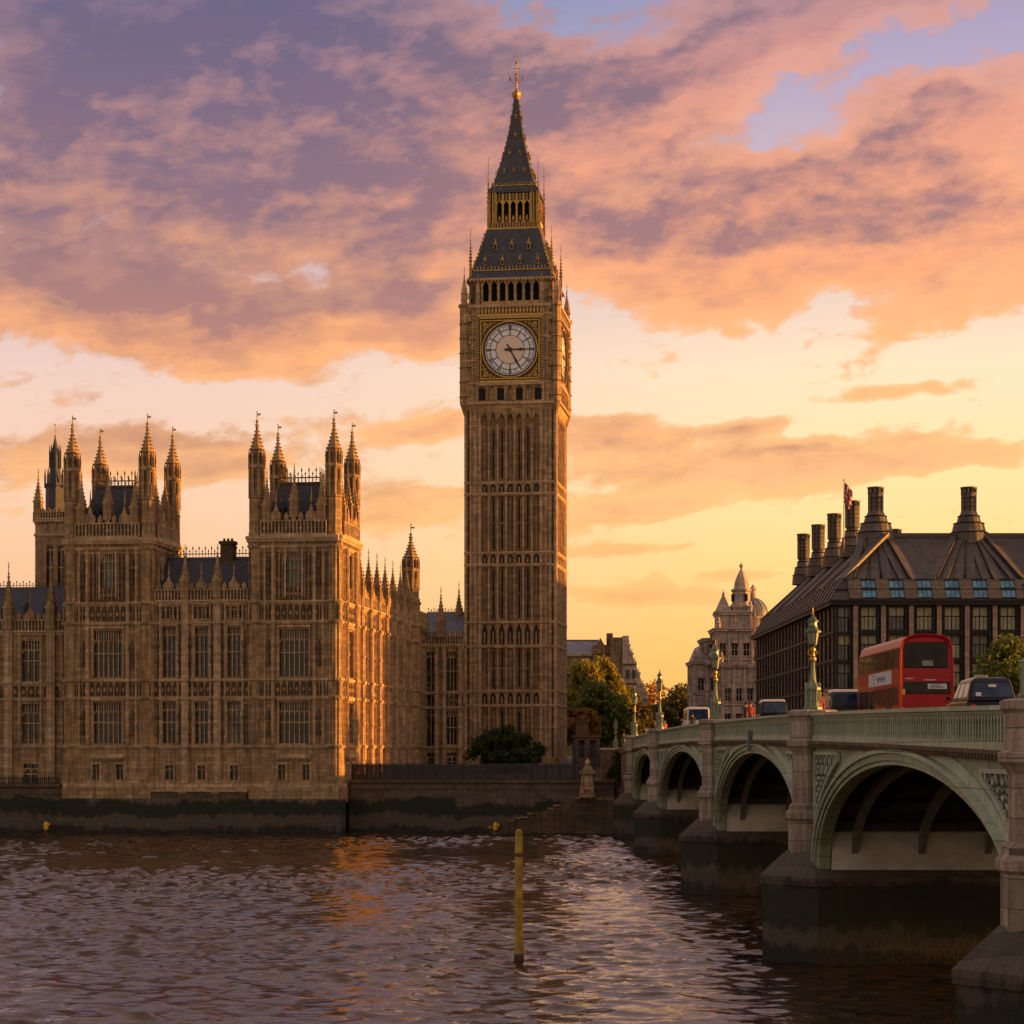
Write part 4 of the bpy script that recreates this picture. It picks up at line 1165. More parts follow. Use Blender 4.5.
        for i in range(n + 1): u = a + i * s; mb.box(u - .13, u + .13, -.4, .03, 81.6, 86.0, 0)
        for i in range(n):
            u = a + (i + .5) * s
            for sg in (-1, 1): mb.plate([(u + sg * s * .5, 85.0), (u + sg * s * .5, 83.9), (u + sg * s * .36, 84.5), (u, 85.0)], -.3, .0, 0)
            mb.box(u - .05, u + .05, -.1, .06, 85.0, 86.0, 0); mb.box(u - s * .5, u + s * .5, -.32, -.1, 85.0, 86.0, 1)
            mb.box(u - s * .5, u + s * .5, -.32, .0, 81.6, 82.3, 1); mb.lathe(u, -.05, [(.12, 82.3), (.2, 82.6), (.05, 83.0)], 6, m=0)
        mb.box(-.15, W + .15, -.4, .2, 86.1, 86.5, 3)
    mb.build('lantern', ['gold', 'gold_back', 'dark', 'iron_roof'], tw, (0, 0, -TB))

    # spire
    sp = MB(); zr = [(3.45, 86.5), (3.3, 86.75), (2.95, 87.2), (2.3, 89.3), (1.65, 91.8), (1.05, 94.6), (.6, 97.4), (.32, 100.0)]
    sp.lathe(0, 0, [(r * math.sqrt(2), z) for r, z in zr], 4, math.pi / 4)
    for fr in (FRONT(0, 0), RIGHT(0, 0), BACK(0, 0), LEFT(0, 0)):
        sp.fr = fr; sp.box(-3.1, 3.1, 3.0, 3.12, 87.1, 87.25, 1)
        for i in range(18): u = -3.0 + i * 6 / 17; sp.box(u - .06, u + .06, 2.95, 3.08, 87.2, 87.6, 1)
        for (z, us) in ((89.0, (-1.4, 0, 1.4)), (91.6, (-.7, .7)), (94.2, (0,)), (97.0, (0,))):
            for u in us:
                r = np.interp(z, [p[1] for p in zr], [p[0] for p in zr]); sp.box(u - .16, u + .16, r - .4, r + .18, z, z + .4, 1); sp.plate([(u - .22, z + .4), (u + .22, z + .4), (u, z + .8)], r - .4, r + .2, 1)
                sp.box(u - .09, u + .09, r + .17, r + .2, z + .05, z + .38, 2)
        for q in (-1, 1):
            for j in range(16):
                z = 87.4 + 12.4 * j / 16; r = np.interp(z, [p[1] for p in zr], [p[0] for p in zr]); sp.box(q * r - .09, q * r + .09, r - .09, r + .12, z - .08, z + .18, 1)
    so = sp.build('spire', ['iron_roof', 'gold_dull', 'dark'], tw, (0, 0, -TB))
    fn = MB(); fn.lathe(0, 0, [(.35, 99.8), (.62, 100.4), (.7, 100.8), (.3, 101.1), (.14, 101.5), (.12, 103.2), (.26, 103.4), (.1, 103.6), (.07, 104.9), (.2, 105.1), (.05, 105.3), (.04, 105.9), (.12, 106.0), (.02, 106.1)], 8)
    for i in range(4):
        a = i * math.pi / 2; x, y = math.cos(a), math.sin(a)
        fn.tube([(0, 0, 102.0), (x * .6, y * .6, 102.5), (x * .9, y * .9, 102.9)], [.05, .05, .04], 5); fn.lathe(x * .9, y * .9, [(.02, 102.5), (.13, 102.7), (.13, 102.95), (.02, 103.2)], 5)
    fn.box(-.5, .5, -.04, .04, 104.2, 104.28); fn.box(-.04, .04, -.5, .5, 104.2, 104.28)
    fn.build('finial', 'gold_dull', so)

    # pinnacles: clock stage corners, belfry corners, lantern corners
    def gp(name, w_, sh, spi, rod): return pinnacle_mesh(name, w_, sh, spi, rod, ('gold_dull', 'gold_dull'))
    def sp_(name, w_, sh, spi, rod): return pinnacle_mesh(name, w_, sh, spi, rod, ('stone_pale', 'gold_dull'))
    m1 = sp_('corner_pinnacle', .38, 1.6, 2.2, 1.0); m2 = gp('gilded_pinnacle', .16, 1.6, 2.2, 1.3); m3 = sp_('slim_pinnacle', .2, 1.5, 1.6, .6)
    for sx_ in (-1, 1):
        for sy_ in (-1, 1):
            link('pinnacle', m1, tw, (sx_ * 6.35, sy_ * 6.35, 70.1 - TB)); link('pinnacle', m2, tw, (sx_ * 5.6, sy_ * 5.6, 73.8 - TB)).scale = (1, 1, 1.25)
            link('pinnacle', m2, tw, (sx_ * 3.45, sy_ * 3.45, 81.3 - TB)).scale = (.9, .9, 1.75)
            link('pinnacle', m3, tw, (sx_ * 4.4, sy_ * 6.6, 70 - TB)); link('pinnacle', m3, tw, (sx_ * 6.6, sy_ * 4.4, 70 - TB))
            link('pinnacle', m2, tw, (sx_ * 2.6, sy_ * 3.6, 81.3 - TB)).scale = (.6, .6, 1.2); link('pinnacle', m2, tw, (sx_ * 3.6, sy_ * 2.6, 81.3 - TB)).scale = (.6, .6, 1.2)


clock_tower()


# ------------------------------------------------------------------ river walls, steps, railings
def river_walls():
    def wallpiece(label, x0, x1, y0, y1, ztop, cope=True, buttress=()):
        t = thing('embankment_wall', label, 'river wall', (PALX, PALY, -4.0), ROT); mb = MB()
        # battered face
        mb.add([(x0, y0 - .5, -4), (x1, y0 - .5, -4), (x1, y1, -4), (x0, y1, -4), (x0, y0, ztop), (x1, y0, ztop), (x1, y1, ztop), (x0, y1, ztop)],
               [(0, 3, 2, 1), (4, 5, 6, 7), (0, 1, 5, 4), (1, 2, 6, 5), (2, 3, 7, 6), (3, 0, 4, 7)])
        mb.build('wall_face', 'wall_river', t, (0, 0, 4.0))
        if cope:
            cp = MB(); cp.box(x0, x1, y0 - .25, y1, ztop + .003, ztop + .32); cp.box(x0, x1, y0 - .15, y1 + .2, ztop - .75, ztop - .55); cp.build('coping', 'stone_dark', t, (0, 0, 4.0))
        return t
    wallpiece('dark tidal wall with weed band directly under the two spired palace towers', -32.2, .45, -.9, 1.5, 3.75, False)
    wallpiece('lower tidal wall with pale coping below the far left palace wing', -140, -32.2, .6, 3.6, 5.0)
    wallpiece('long tidal wall with railing on its coping, between palace and bridge', .45, 30.2, 3.4, 5.5, 5.55)


river_walls()


def river_stairs():
    t = thing('river_stairs', 'worn stone stairs sloping down the wall to the water beside the bridge', 'stairs', (PALX, PALY, -4), ROT); mb = MB()
    rnd = random.Random(3)
    x0, x1 = 16.5, 27.4; n = 15
    for i in range(n):
        a = x0 + (x1 - x0) * i / n; b = x0 + (x1 - x0) * (i + 1) / n
        z = .35 + 3.6 * (i + 1) / n + rnd.uniform(-.08, .08)
        mb.box(a, b - .01, 1.9 + rnd.uniform(-.06, .06), 3.6, -4, z)
        if rnd.random() < .8: mb.box(a - .12, b - .05, 1.75 + rnd.uniform(-.1, .05), 2.5, z, z + .14 + rnd.uniform(0, .1), 1)
    mb.box(x1, 30.4, 1.6, 3.6, -4, 3.7); mb.box(x1 - .2, 30.4, 1.45, 3.6, 3.7, 4.0, 1)
    mb.build('masonry', ['stone_dark', 'stone_mid'], t, (0, 0, 4))
    # stone gate pier with a ball finial
    g = thing('gate_pier', 'squat carved stone pier with pale ball finial on the river wall', 'gate pier', (9.0, 231.0, 4.0), ROT); mb = MB()
    mb.box(-.85, .85, -.7, .9, 0, .5); mb.box(-.65, .65, -.5, .8, .5, 2.6); mb.box(-.85, .85, -.7, .9, 2.6, 2.95); mb.frus(-.6, .6, -.5, .7, 2.95, -.3, .3, -.2, .4, 3.5)
    for s in (-1, 1): mb.frus(s * .55 - .22, s * .55 + .22, -.85, -.5, .5, s * .5 - .12, s * .5 + .12, -.7, -.5, 2.3)
    mb.box(-.3, .3, -.62, -.5, .9, 2.2, 1)
    mb.build('pier_body', ['stone', 'stone_pale'], g); b = MB(); b.lathe(0, .1, [(.1, 3.45), (.2, 3.55), (.3, 3.75), (.28, 3.95), (.12, 4.1), (.04, 4.3)], 12); b.build('finial', 'stone_pale', g, smooth=True)


river_stairs()


def railing(label, x0, x1, y, z, h, step, loc, rz, thick=.035, cat='fence'):
    t = thing('iron_railing', label, cat, loc, rz); mb = MB()
    n = int((x1 - x0) / step)
    for i in range(n + 1):
        u = x0 + (x1 - x0) * i / n
        big = i % 12 == 0; q = thick * (2 if big else 1)
        mb.box(u - q, u + q, y - q, y + q, z, z + h * (1.08 if big else 1))
        mb.frus(u - q * 1.4, u + q * 1.4, y - q * 1.4, y + q * 1.4, z + h * (1.08 if big else 1), u - .005, u + .005, y - .005, y + .005, z + h * 1.08 + .2)
    mb.build('bars', 'black', t); rl = MB()
    for f in (.08, .9): rl.box(x0, x1, y - .03, y + .03, z + h * f, z + h * f + .06)
    rl.build('rail', 'black', t)
    return t


railing('low black spiked railing along the river wall coping in front of the shrub', .6, 27.0, 0, 0, 1.55, .13, (PALX + 4.6 * .139, PALY + 4.6 * .99, 5.87), ROT, .05)
railing('tall black iron gates and railings beside the clock tower foot', 0, 4.3, 0, 0, 3.6, .2, (8.2, 252.0, 5.9), R(-4), .05, 'railing')
railing('black railing on the wall top at the far left palace wing', -100, -32.6, 0, 0, .7, .25, (PALX + 1.2 * .139, PALY + 1.2 * .99, 5.32), ROT, .04)
# ------------------------------------------------------------------ the bridge
PIERS = [53.0, 93.0, 136.0, 185.0, 221.0]
XF, XB = 13.5, 39.3          # the two spandrel faces


def PT(y):                   # top of the parapet along the bridge
    if y > 225: return PT(225) - (y - 225) * .012
    return 11.05 - 8.3e-5 * (y - 145) ** 2


RD = .82                     # parapet top above the carriageway
bridge = thing('arch_bridge', 'green painted iron arch bridge on pink granite piers crossing the river', 'bridge', (26, 137, -4))
BZ = (0, 0, 0)


def bpart(mb, name, mats, parent=None, smooth=False):
    o = mb.build(name, mats, parent or bridge, smooth=smooth)
    if parent is None or parent == bridge: o.location = (-26, -137, 4)
    return o


def arc(y0, y1, zs, zc, n=28, grow=0.0):
    ym, a, h = (y0 + y1) / 2, (y1 - y0) / 2 + grow, zc - zs + grow
    return [(ym - a * math.cos(math.pi * i / n), zs + h * math.sin(math.pi * i / n) ** .92 if 0 < i < n else zs) for i in range(n + 1)]


def span(y0, y1, visible=True):
    a, b = y0 + 2.15, y1 - 2.15
    zs = 4.05; ym = (a + b) / 2; zc = PT(ym) - 1.93
    n = 32; inner = arc(a, b, zs, zc, n)
    sp = None
    for (xf, sg) in ((XB, 1), (XF, -1)):
        mb = MB()
        # spandrel wall: from the arch ring up to the cornice
        top = lambda y: PT(y) - 1.30
        for i in range(n):
            (ya, za), (yb, zb) = inner[i], inner[i + 1]
            if yb - ya < 1e-4: continue
            x0, x1 = xf, xf - sg * .45
            vs = [(x0, ya, za), (x0, yb, zb), (x0, yb, top(yb)), (x0, ya, top(ya)), (x1, ya, za), (x1, yb, zb), (x1, yb, top(yb)), (x1, ya, top(ya))]
            mb.add(vs, [(0, 1, 2, 3), (7, 6, 5, 4), (0, 4, 5, 1)])
        for (p, q) in ((y0 + 1.0, a), (b, y1 - 1.0)):
            mb.box(min(xf, xf - sg * .45), max(xf, xf - sg * .45), p, q, zs, PT(q) - 1.30)
        # mouldings round the arch
        for (g0, g1, pr, m) in ((0, .16, .10, 1), (.16, .42, .20, 0), (.42, .56, .30, 1), (.56, .98, .06, 1)):
            r0 = arc(a, b, zs, zc, n, g0); r1 = arc(a, b, zs, zc, n, g1)
            for i in range(n):
                pts = [r0[i], r0[i + 1], r1[i + 1], r1[i]]
                x0, x1 = xf + sg * .0, xf + sg * pr
                vs = [(x0, y, z) for y, z in pts] + [(x1, y, z) for y, z in pts]
                mb.add(vs, [(3, 2, 1, 0), (4, 5, 6, 7), (0, 1, 5, 4), (2, 3, 7, 6)], m)
        # triangular spandrel panels with a raised frame and pierced ornament
        for end in (0, 1):
            ye = y0 + 1.5 if end == 0 else y1 - 1.5; dr = 1 if end == 0 else -1
            ring = arc(a, b, zs, zc, 64, 1.35); zt = PT(ye) - 1.75
            pts = []
            for (y, z) in (ring if end == 0 else ring[::-1]):
                if (y - ye) * dr > .1 and (y - ym) * dr < -.5 and z < zt - .15 and z > zs + 1.2: pts.append((y, z))
            if len(pts) < 4: continue
            ytop = pts[-1][0]
            outline = [(ye, pts[0][1])] + pts + [(ytop, zt), (ye, zt)]
            x0, x1 = xf + sg * .02, xf + sg * .06
            def pl(poly, xa, xb, m):
                k = len(poly); vs = [(xa, y, z) for y, z in poly] + [(xb, y, z) for y, z in poly]
                mb.add(vs, [tuple(range(k - 1, -1, -1)), tuple(range(k, 2 * k))] + [(i, (i + 1) % k, k + (i + 1) % k, k + i) for i in range(k)], m)
            # strips of dark ground between ye and the curve, one per height step
            zz = [p[1] for p in pts]; yy = [p[0] for p in pts]
            steps = np.linspace(zz[0], zt, 14)
            for i in range(13):
                za, zb_ = steps[i], steps[i + 1]; ya, yb = np.interp(za, zz, yy), np.interp(zb_, zz, yy)
                pl([(ye, za), (ya, za), (yb, zb_), (ye, zb_)], xf - sg * .005, xf + sg * .03, 2)
                c = (ye + (ya + yb) / 2) / 2; r = min(abs(ya - ye) * .36, (zb_ - za) * .9)
                if r > .08:
                    cz = (za + zb_) / 2
                    k = max(1, int(abs((ya + yb) / 2 - ye) / .55))
                    for j in range(k):
                        cy = ye + ((ya + yb) / 2 - ye) * (j + .5) / k; q = min(.2, r)
                        pl([(cy - q, cz), (cy, cz - q), (cy + q, cz), (cy, cz + q)], xf + sg * .03, xf + sg * .10, 1 if (i + j) % 2 else 3)
            for i in range(len(outline)):
                p, q = outline[i], outline[(i + 1) % len(outline)]
                if math.hypot(q[0] - p[0], q[1] - p[1]) < .02: continue
                mb.beam((xf + sg * .09, *p), (xf + sg * .09, *q), .16, .14, 1)
        # central keystone shield
        if y0 > 90 and y0 < 100:
            for (wd, z0_, z1_, pr) in ((.26, .15, .6, .40), (.14, .6, 1.2, .36), (.30, .8, .95, .34)):
                mb.box(min(xf, xf + sg * pr), max(xf, xf + sg * pr), ym - wd, ym + wd, zc + z0_, zc + z1_, 3)
        sp = bpart(mb, 'arch_face', ['green', 'green_pale', 'green_dark', 'rib_paint'])
    # ribs under the deck
    for i in range(9):
        rb = MB(); x = XF + 1.5 + i * (XB - XF - 3.0) / 8
        r0 = arc(a, b, zs, zc, 24, -.02); r1 = arc(a, b, zs, zc, 24, .42)
        for k in range(24):
            pts = [r0[k], r0[k + 1], r1[k + 1], r1[k]]
            vs = [(x - .15, y, z) for y, z in pts] + [(x + .15, y, z) for y, z in pts]
            rb.add(vs, [(3, 2, 1, 0), (4, 5, 6, 7), (0, 1, 5, 4), (2, 3, 7, 6)])
        rb.build('rib', 'rib_paint', sp)
    br = MB()                        # cross girders and the dark deck plate
    for k in range(2, 31, 2):
        y, z = inner[k][0], inner[k][1] + .66
        br.box(XF + .5, XB - .5, y - .14, y + .14, z - .02, z + .38, 0)
    for k in range(n):
        (ya, za), (yb, zb) = inner[k], inner[k + 1]
        if yb - ya < .05: continue
        br.add([(XF + .46, ya, za + 1.1), (XB - .46, ya, za + 1.1), (XB - .46, yb, zb + 1.1), (XF + .46, yb, zb + 1.1)], [(0, 1, 2, 3)], 0)
    br.build('girders', ['bridge_iron'], sp)


def pier(yc):
    t = link('pier', None, bridge, (-26, -137, 4))
    mb = MB(); hw = 2.5
    xa, xb = 11.3, XB + 2.2
    out = [(xa, yc), (XF - .1, yc - hw), (XB + .1, yc - hw), (xb, yc), (XB + .1, yc + hw), (XF - .1, yc + hw)]
    mb.prism(out, -5, 3.35)
    big = [(x + (-.12 if x < 20 else .12), yc + (y - yc) * 1.045) for x, y in out]
    mb.prism(big, 3.35, 3.72, 0)
    # sloping weathered top of the cutwater
    inn = [(XF - 1.15, yc), (XF - .2, yc - 1.35), (XB + .2, yc - 1.35), (XB + 1.15, yc), (XB + .2, yc + 1.35), (XF - .2, yc + 1.35)]
    mb.add([(x, y, 3.72) for x, y in big] + [(x, y, 4.85 if 0 else 4.8) for x, y in inn], [tuple(range(5, -1, -1)), tuple(range(6, 12))] + [(i, (i + 1) % 6, 6 + (i + 1) % 6, 6 + i) for i in range(6)])
    mb.build('cutwater', ['granite_wet_shaded'], t)
    wb = MB()                        # pale painted skewback wall under the arches
    wb.box(XF + .5, XB - .5, yc - 2.32, yc + 2.32, 4.06, 5.95)
    wb.build('skewback', 'whitewash', t)
    bk = MB(); bk.box(XF + .02, XB - .02, yc - 2.1, yc + 2.1, 3.9, PT(yc) - 1.32); bk.build('pier_wall', 'bridge_iron', t)
    for xs in (XF + .02, XB - .02):
        cl = MB(); k = 1 / math.cos(math.pi / 8); z1 = PT(yc)
        cl.lathe(xs, yc, [(1.02 * k, 3.8), (1.02 * k, 6.1), (1.14 * k, 6.2), (1.14 * k, 6.45), (1.0 * k, 6.6), (1.0 * k, 6.75), (.84 * k, 6.9), (.84 * k, z1 - 1.75), (.96 * k, z1 - 1.55), (1.08 * k, z1 - 1.45), (1.08 * k, z1 - 1.22), (.94 * k, z1 - 1.15), (.94 * k, z1 - .22), (1.04 * k, z1 - .12), (1.04 * k, z1 + .08), (.9 * k, z1 + .14)], 8)
        cl.build('column', 'granite', t)


def bridge_all():
    ys = [14.0] + PIERS
    for a, b in zip(ys[:-1], ys[1:]): span(a, b)
    for y in PIERS: pier(y)
    # deck, segment by segment over the curve
    sg = [10 + 4.2 * i for i in range(52)]; sg = [s for s in sg if s < 228] + [228]
    dk = MB()
    for a, b in zip(sg[:-1], sg[1:]):
        za, zb = PT(a) - RD - .05, PT(b) - RD - .05
        dk.add([(XF + .35, a, za - .55), (XB - .35, a, za - .55), (XB - .35, b, zb - .55), (XF + .35, b, zb - .55), (XF + .35, a, za), (XB - .35, a, za), (XB - .35, b, zb), (XF + .35, b, zb)],
               [(0, 3, 2, 1), (4, 5, 6, 7), (1, 2, 6, 5), (3, 0, 4, 7)])
    bpart(dk, 'deck', 'bridge_iron')
    for (xf, s) in ((XF, -1), (XB, 1)):
        mb = MB(); cn = MB()
        def strip(m_, x0, x1, d0, d1, mat):
            for a, b in zip(sg[:-1], sg[1:]):
                vs = [(x0, a, PT(a) - d0), (x1, a, PT(a) - d0), (x1, b, PT(b) - d0), (x0, b, PT(b) - d0), (x0, a, PT(a) - d1), (x1, a, PT(a) - d1), (x1, b, PT(b) - d1), (x0, b, PT(b) - d1)]
                m_.add(vs, [(0, 3, 2, 1), (4, 5, 6, 7), (0, 1, 5, 4), (1, 2, 6, 5), (2, 3, 7, 6), (3, 0, 4, 7)], mat)
        lo = lambda p, q: (min(p, q), max(p, q))
        strip(cn, *lo(xf + s * .34, xf - s * .4), 1.22, 1.34, 0); strip(cn, *lo(xf + s * .22, xf - s * .4), 1.34, 1.50, 1)
        y = 12.0
        while y < 226:
            z = PT(y); cn.box(*lo(xf + s * .2, xf + s * .32), y, y + .2, z - 1.46, z - 1.345, 1); y += .42
        bpart(cn, 'cornice', ['stone_dark', 'stone_dark'])
        strip(mb, *lo(xf + s * .14, xf - s * .3), 1.0, 1.22, 1)       # bottom rail
        strip(mb, *lo(xf + s * .26, xf - s * .36), .0, .13, 1)        # hand rail
        strip(mb, *lo(xf + s * .16, xf - s * .28), .13, .24, 0)
        strip(mb, *lo(xf + s * .055, xf - s * .2), .24, 1.0, 2)        # dark green sheet painting the shade in the tracery gaps
        y = 12.0; i = 0
        while y < 226:
            z = PT(y)
            if all(abs(y - p) > 1.1 for p in PIERS):
                x0, x1 = lo(xf + s * .105, xf + s * .05)
                mb.box(x0, x1, y - .055, y + .055, z - 1.0, z - .24, 1)
                if y < 150:                                           # pointed heads and trefoils between the bars
                    for sd in (-1, 1):
                        mb.add([(x0, y + sd * .055, z - .24), (x0, y + sd * .055, z - .48), (x0, y + sd * .19, z - .24), (x1, y + sd * .055, z - .24), (x1, y + sd * .055, z - .48), (x1, y + sd * .19, z - .24)], [(0, 1, 2), (5, 4, 3), (0, 3, 4, 1), (1, 4, 5, 2)], 0)
                        mb.add([(x0, y + sd * .055, z - 1.0), (x0, y + sd * .055, z - .82), (x0, y + sd * .16, z - 1.0), (x1, y + sd * .055, z - 1.0), (x1, y + sd * .055, z - .82), (x1, y + sd * .16, z - 1.0)], [(0, 1, 2), (5, 4, 3), (0, 3, 4, 1), (1, 4, 5, 2)], 0)
            y += .38; i += 1
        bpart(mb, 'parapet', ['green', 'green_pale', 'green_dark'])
    # river bank abutment
    ab = MB(); ab.box(XF - .4, XB + .4, 223.8, 246, -5, 8.9); ab.box(XF - .6, XB + .6, 223.6, 246, 8.9, 9.35, 1)
    bpart(ab, 'abutment', ['wall_river', 'stone_dark'])
    ab = MB(); ab.box(XF + .2, XB - .2, 6, 15.2, -5, PT(12) - RD - .1); bpart(ab, 'abutment', ['granite_wet_shaded'])


bridge_all()


def road():
    sg = [10 + 4.2 * i for i in range(52)] + [228.4 + 8 * i for i in range(40)]
    KL, KR = XF + 1.75, XB - 2.5
    def sheet(name, x0, x1, dz, matn, h=None, kind='structure'):
        mb = MB()
        for a, b in zip(sg[:-1], sg[1:]):
            za, zb = PT(a) - RD + dz, PT(b) - RD + dz
            if h is None: mb.add([(x0, a, za), (x1, a, za), (x1, b, zb), (x0, b, zb)], [(0, 1, 2, 3)])
            else:
                mb.add([(x0, a, za - h), (x1, a, za - h), (x1, b, zb - h), (x0, b, zb - h), (x0, a, za), (x1, a, za), (x1, b, zb), (x0, b, zb)], [(4, 5, 6, 7), (1, 2, 6, 5), (3, 0, 4, 7)])
        tag(mb.build(name, matn), kind=kind)
    sheet('road', KL - .1, KR + .1, 0, 'asphalt')
    sheet('pavement', XF + .32, KL, .12, 'paving', .16); sheet('pavement', KR, XB - .32, .12, 'paving', .16)
    mk = MB(); y = 12.0
    while y < 400:
        for x in ((KL + KR) / 2, KL + 3.4, KR - 3.4):
            L = 3.0 if x == (KL + KR) / 2 else 1.2
            mk.add([(x - .06, y, PT(y) - RD + .006), (x + .06, y, PT(y) - RD + .006), (x + .06, y + L, PT(y + L) - RD + .006), (x - .06, y + L, PT(y + L) - RD + .006)], [(0, 1, 2, 3)])
        y += 6
    tag(mk.build('road_markings', 'paint_white'), kind='structure')
    ap = MB()                        # approach embankment carrying the road inland
    for a, b in zip(sg[52:-1], sg[53:]):
        za, zb = PT(a) - RD - .06, PT(b) - RD - .06
        ap.add([(XF, a, 4), (XB, a, 4), (XB, b, 4), (XF, b, 4), (XF, a, za), (XB, a, za), (XB, b, zb), (XF, b, zb)], [(4, 5, 6, 7), (1, 2, 6, 5), (3, 0, 4, 7)])
    tag(ap.build('road_embankment', 'brick'), kind='structure')


road()

w_ = thing('approach_wall', 'low brown brick wall with pale coping where the bridge meets the land', 'wall', (11.6, 246, 5.7)); mb = MB()
mb.box(-.4, 1.6, 0, .8, 0, 3.5); mb.box(-.55, 1.6, -.12, .9, 3.5, 3.75, 1); mb.build('wall_body', ['brick', 'stone_pale'], w_)
w2 = thing('gate_lodge', 'small brown stone lodge with flat roof at the foot of the clock tower', 'lodge', (10.6, 284, 6.9)); mb = MB()
mb.fr = FRONT(-1.4, 0); wall(mb, 0, 3.6, -1.2, 4.0, [(.7, 1.5, 1.2, 3.6), (2.2, 3.0, 1.2, 3.6)], 0, .4); mb.fr = None
mb.box(-1.4, -1.35, 0, 5, -1.2, 4.0); mb.box(2.15, 2.2, 0, 5, -1.2, 4.0); mb.box(-1.6, 2.4, -.25, 5.2, 4.0, 4.3, 1); mb.box(-1.3, 2.1, .45, .5, 1, 3.8, 2)
mb.box(-1.0, .6, .6, 4.5, 4.3, 6.0, 0); mb.box(-1.2, .8, .4, 4.7, 6.0, 6.25, 1)
mb.build('wall', ['brick', 'stone_dark', 'dark'], w2)


# ------------------------------------------------------------------ lamp posts
def lamp_post():
    root = thing('lamp_post', 'x', 'lamp post', (0, 0, 0))
    k = 1 / math.cos(math.pi / 8); mb = MB()
    mb.lathe(0, 0, [(.46 * k, 0), (.46 * k, .12), (.36 * k, .2), (.33 * k, .92), (.4 * k, 1.0), (.4 * k, 1.1), (.26 * k, 1.22), (.18 * k, 1.45)], 8)
    for i in range(8):
        a = i * math.pi / 4; mb.lathe(.34 * math.cos(a), .34 * math.sin(a), [(.06, .2), (.06, .95)], 5)
        a += math.pi / 8; mb.lathe(.38 * math.cos(a), .38 * math.sin(a), [(.045, .15), (.045, 1.2), (.07, 1.24), (.02, 1.38)], 5, m=1)
    mb.build('pedestal', ['lamp_green', 'green'], root)
    mb = MB(); mb.lathe(0, 0, [(.19, 1.4), (.16, 1.6), (.12, 2.0), (.11, 2.35), (.18, 2.42), (.12, 2.5)], 10); mb.build('shaft', 'lamp_green', root)
    mb = MB(); mb.lathe(0, 0, [(.15, 2.42), (.2, 2.5), (.17, 2.6), (.1, 2.7), (.09, 2.86), (.14, 2.95), (.15, 3.05), (.08, 3.14)], 8)
    for i in range(4):
        a = i * math.pi / 2; mb.tube([(.1 * math.cos(a), .1 * math.sin(a), 2.7), (.24 * math.cos(a), .24 * math.sin(a), 2.8), (.2 * math.cos(a), .2 * math.sin(a), 2.98)], [.04, .05, .03], 5)
    mb.build('collar', 'gold', root)
    mb = MB(); mb.lathe(0, 0, [(.08, 3.12), (.16, 3.2), (.24, 3.25), (.24, 3.3)], 8, m=1)
    mb.lathe(0, 0, [(.23 * k, 3.3), (.32 * k, 3.85)], 8, m=0)
    for i in range(8):
        a = math.pi / 8 + i * math.pi / 4; mb.beam((.235 * k * math.cos(a), .235 * k * math.sin(a), 3.28), (.325 * k * math.cos(a), .325 * k * math.sin(a), 3.87), .045, .045, 1)
    mb.lathe(0, 0, [(.42 * k, 3.85), (.42 * k, 3.93), (.30 * k, 4.0), (.24 * k, 4.12), (.24 * k, 4.2)], 8, m=1)
    mb.lathe(0, 0, [(.2 * k, 4.2), (.2 * k, 4.38)], 8, m=0); mb.lathe(0, 0, [(.28 * k, 4.38), (.28 * k, 4.43), (.12 * k, 4.62), (.05, 4.72)], 8, m=1)
    ln = mb.build('lantern', ['lamp_glass', 'green_dark'], root)
    mb = MB(); mb.lathe(0, 0, [(.04, 4.7), (.09, 4.78), (.03, 4.88), (.02, 5.1)], 6); mb.build('finial', 'gold', ln)
    return root


def copy_tree(o, parent=None):
    c = o.copy(); COL.objects.link(c)
    if parent: c.parent = parent
    for ch in children(o): copy_tree(ch, c)
    return c


LP = lamp_post()
lampspec = [(0, 'tall green lamp post beside the dark taxi, cut by the right edge of the photo'), (1, 'green lamp post with gold collar on the pier between bus and black cab'),
            (2, 'lamp post standing against the ornate pale stone building'), (3, 'dark-topped lamp post silhouetted against the orange sky, beside the autumn trees'), (4, 'lamp post over the last pier where the bridge meets the bank')]
for i, lab in lampspec:
    o = LP if i == 0 else copy_tree(LP)
    y = PIERS[i]; o.location = (XF + (-.24 if i == 0 else .02), y, PT(y) + .14); s = [1.42, .88, 1.0, 1.05, 1.0][i]; o.scale = (.85, .85, s if i else .74)
    if i == 1: o.scale = (.84, .84, .88)
    o['label'] = lab; o['group'] = 'lamp posts along the bridge'
o = copy_tree(LP); o.location = (13.7, 262, PT(262) - .7); o['label'] = 'farthest lamp post, on the road beyond the bridge in front of the trees'; o['group'] = 'lamp posts along the bridge'


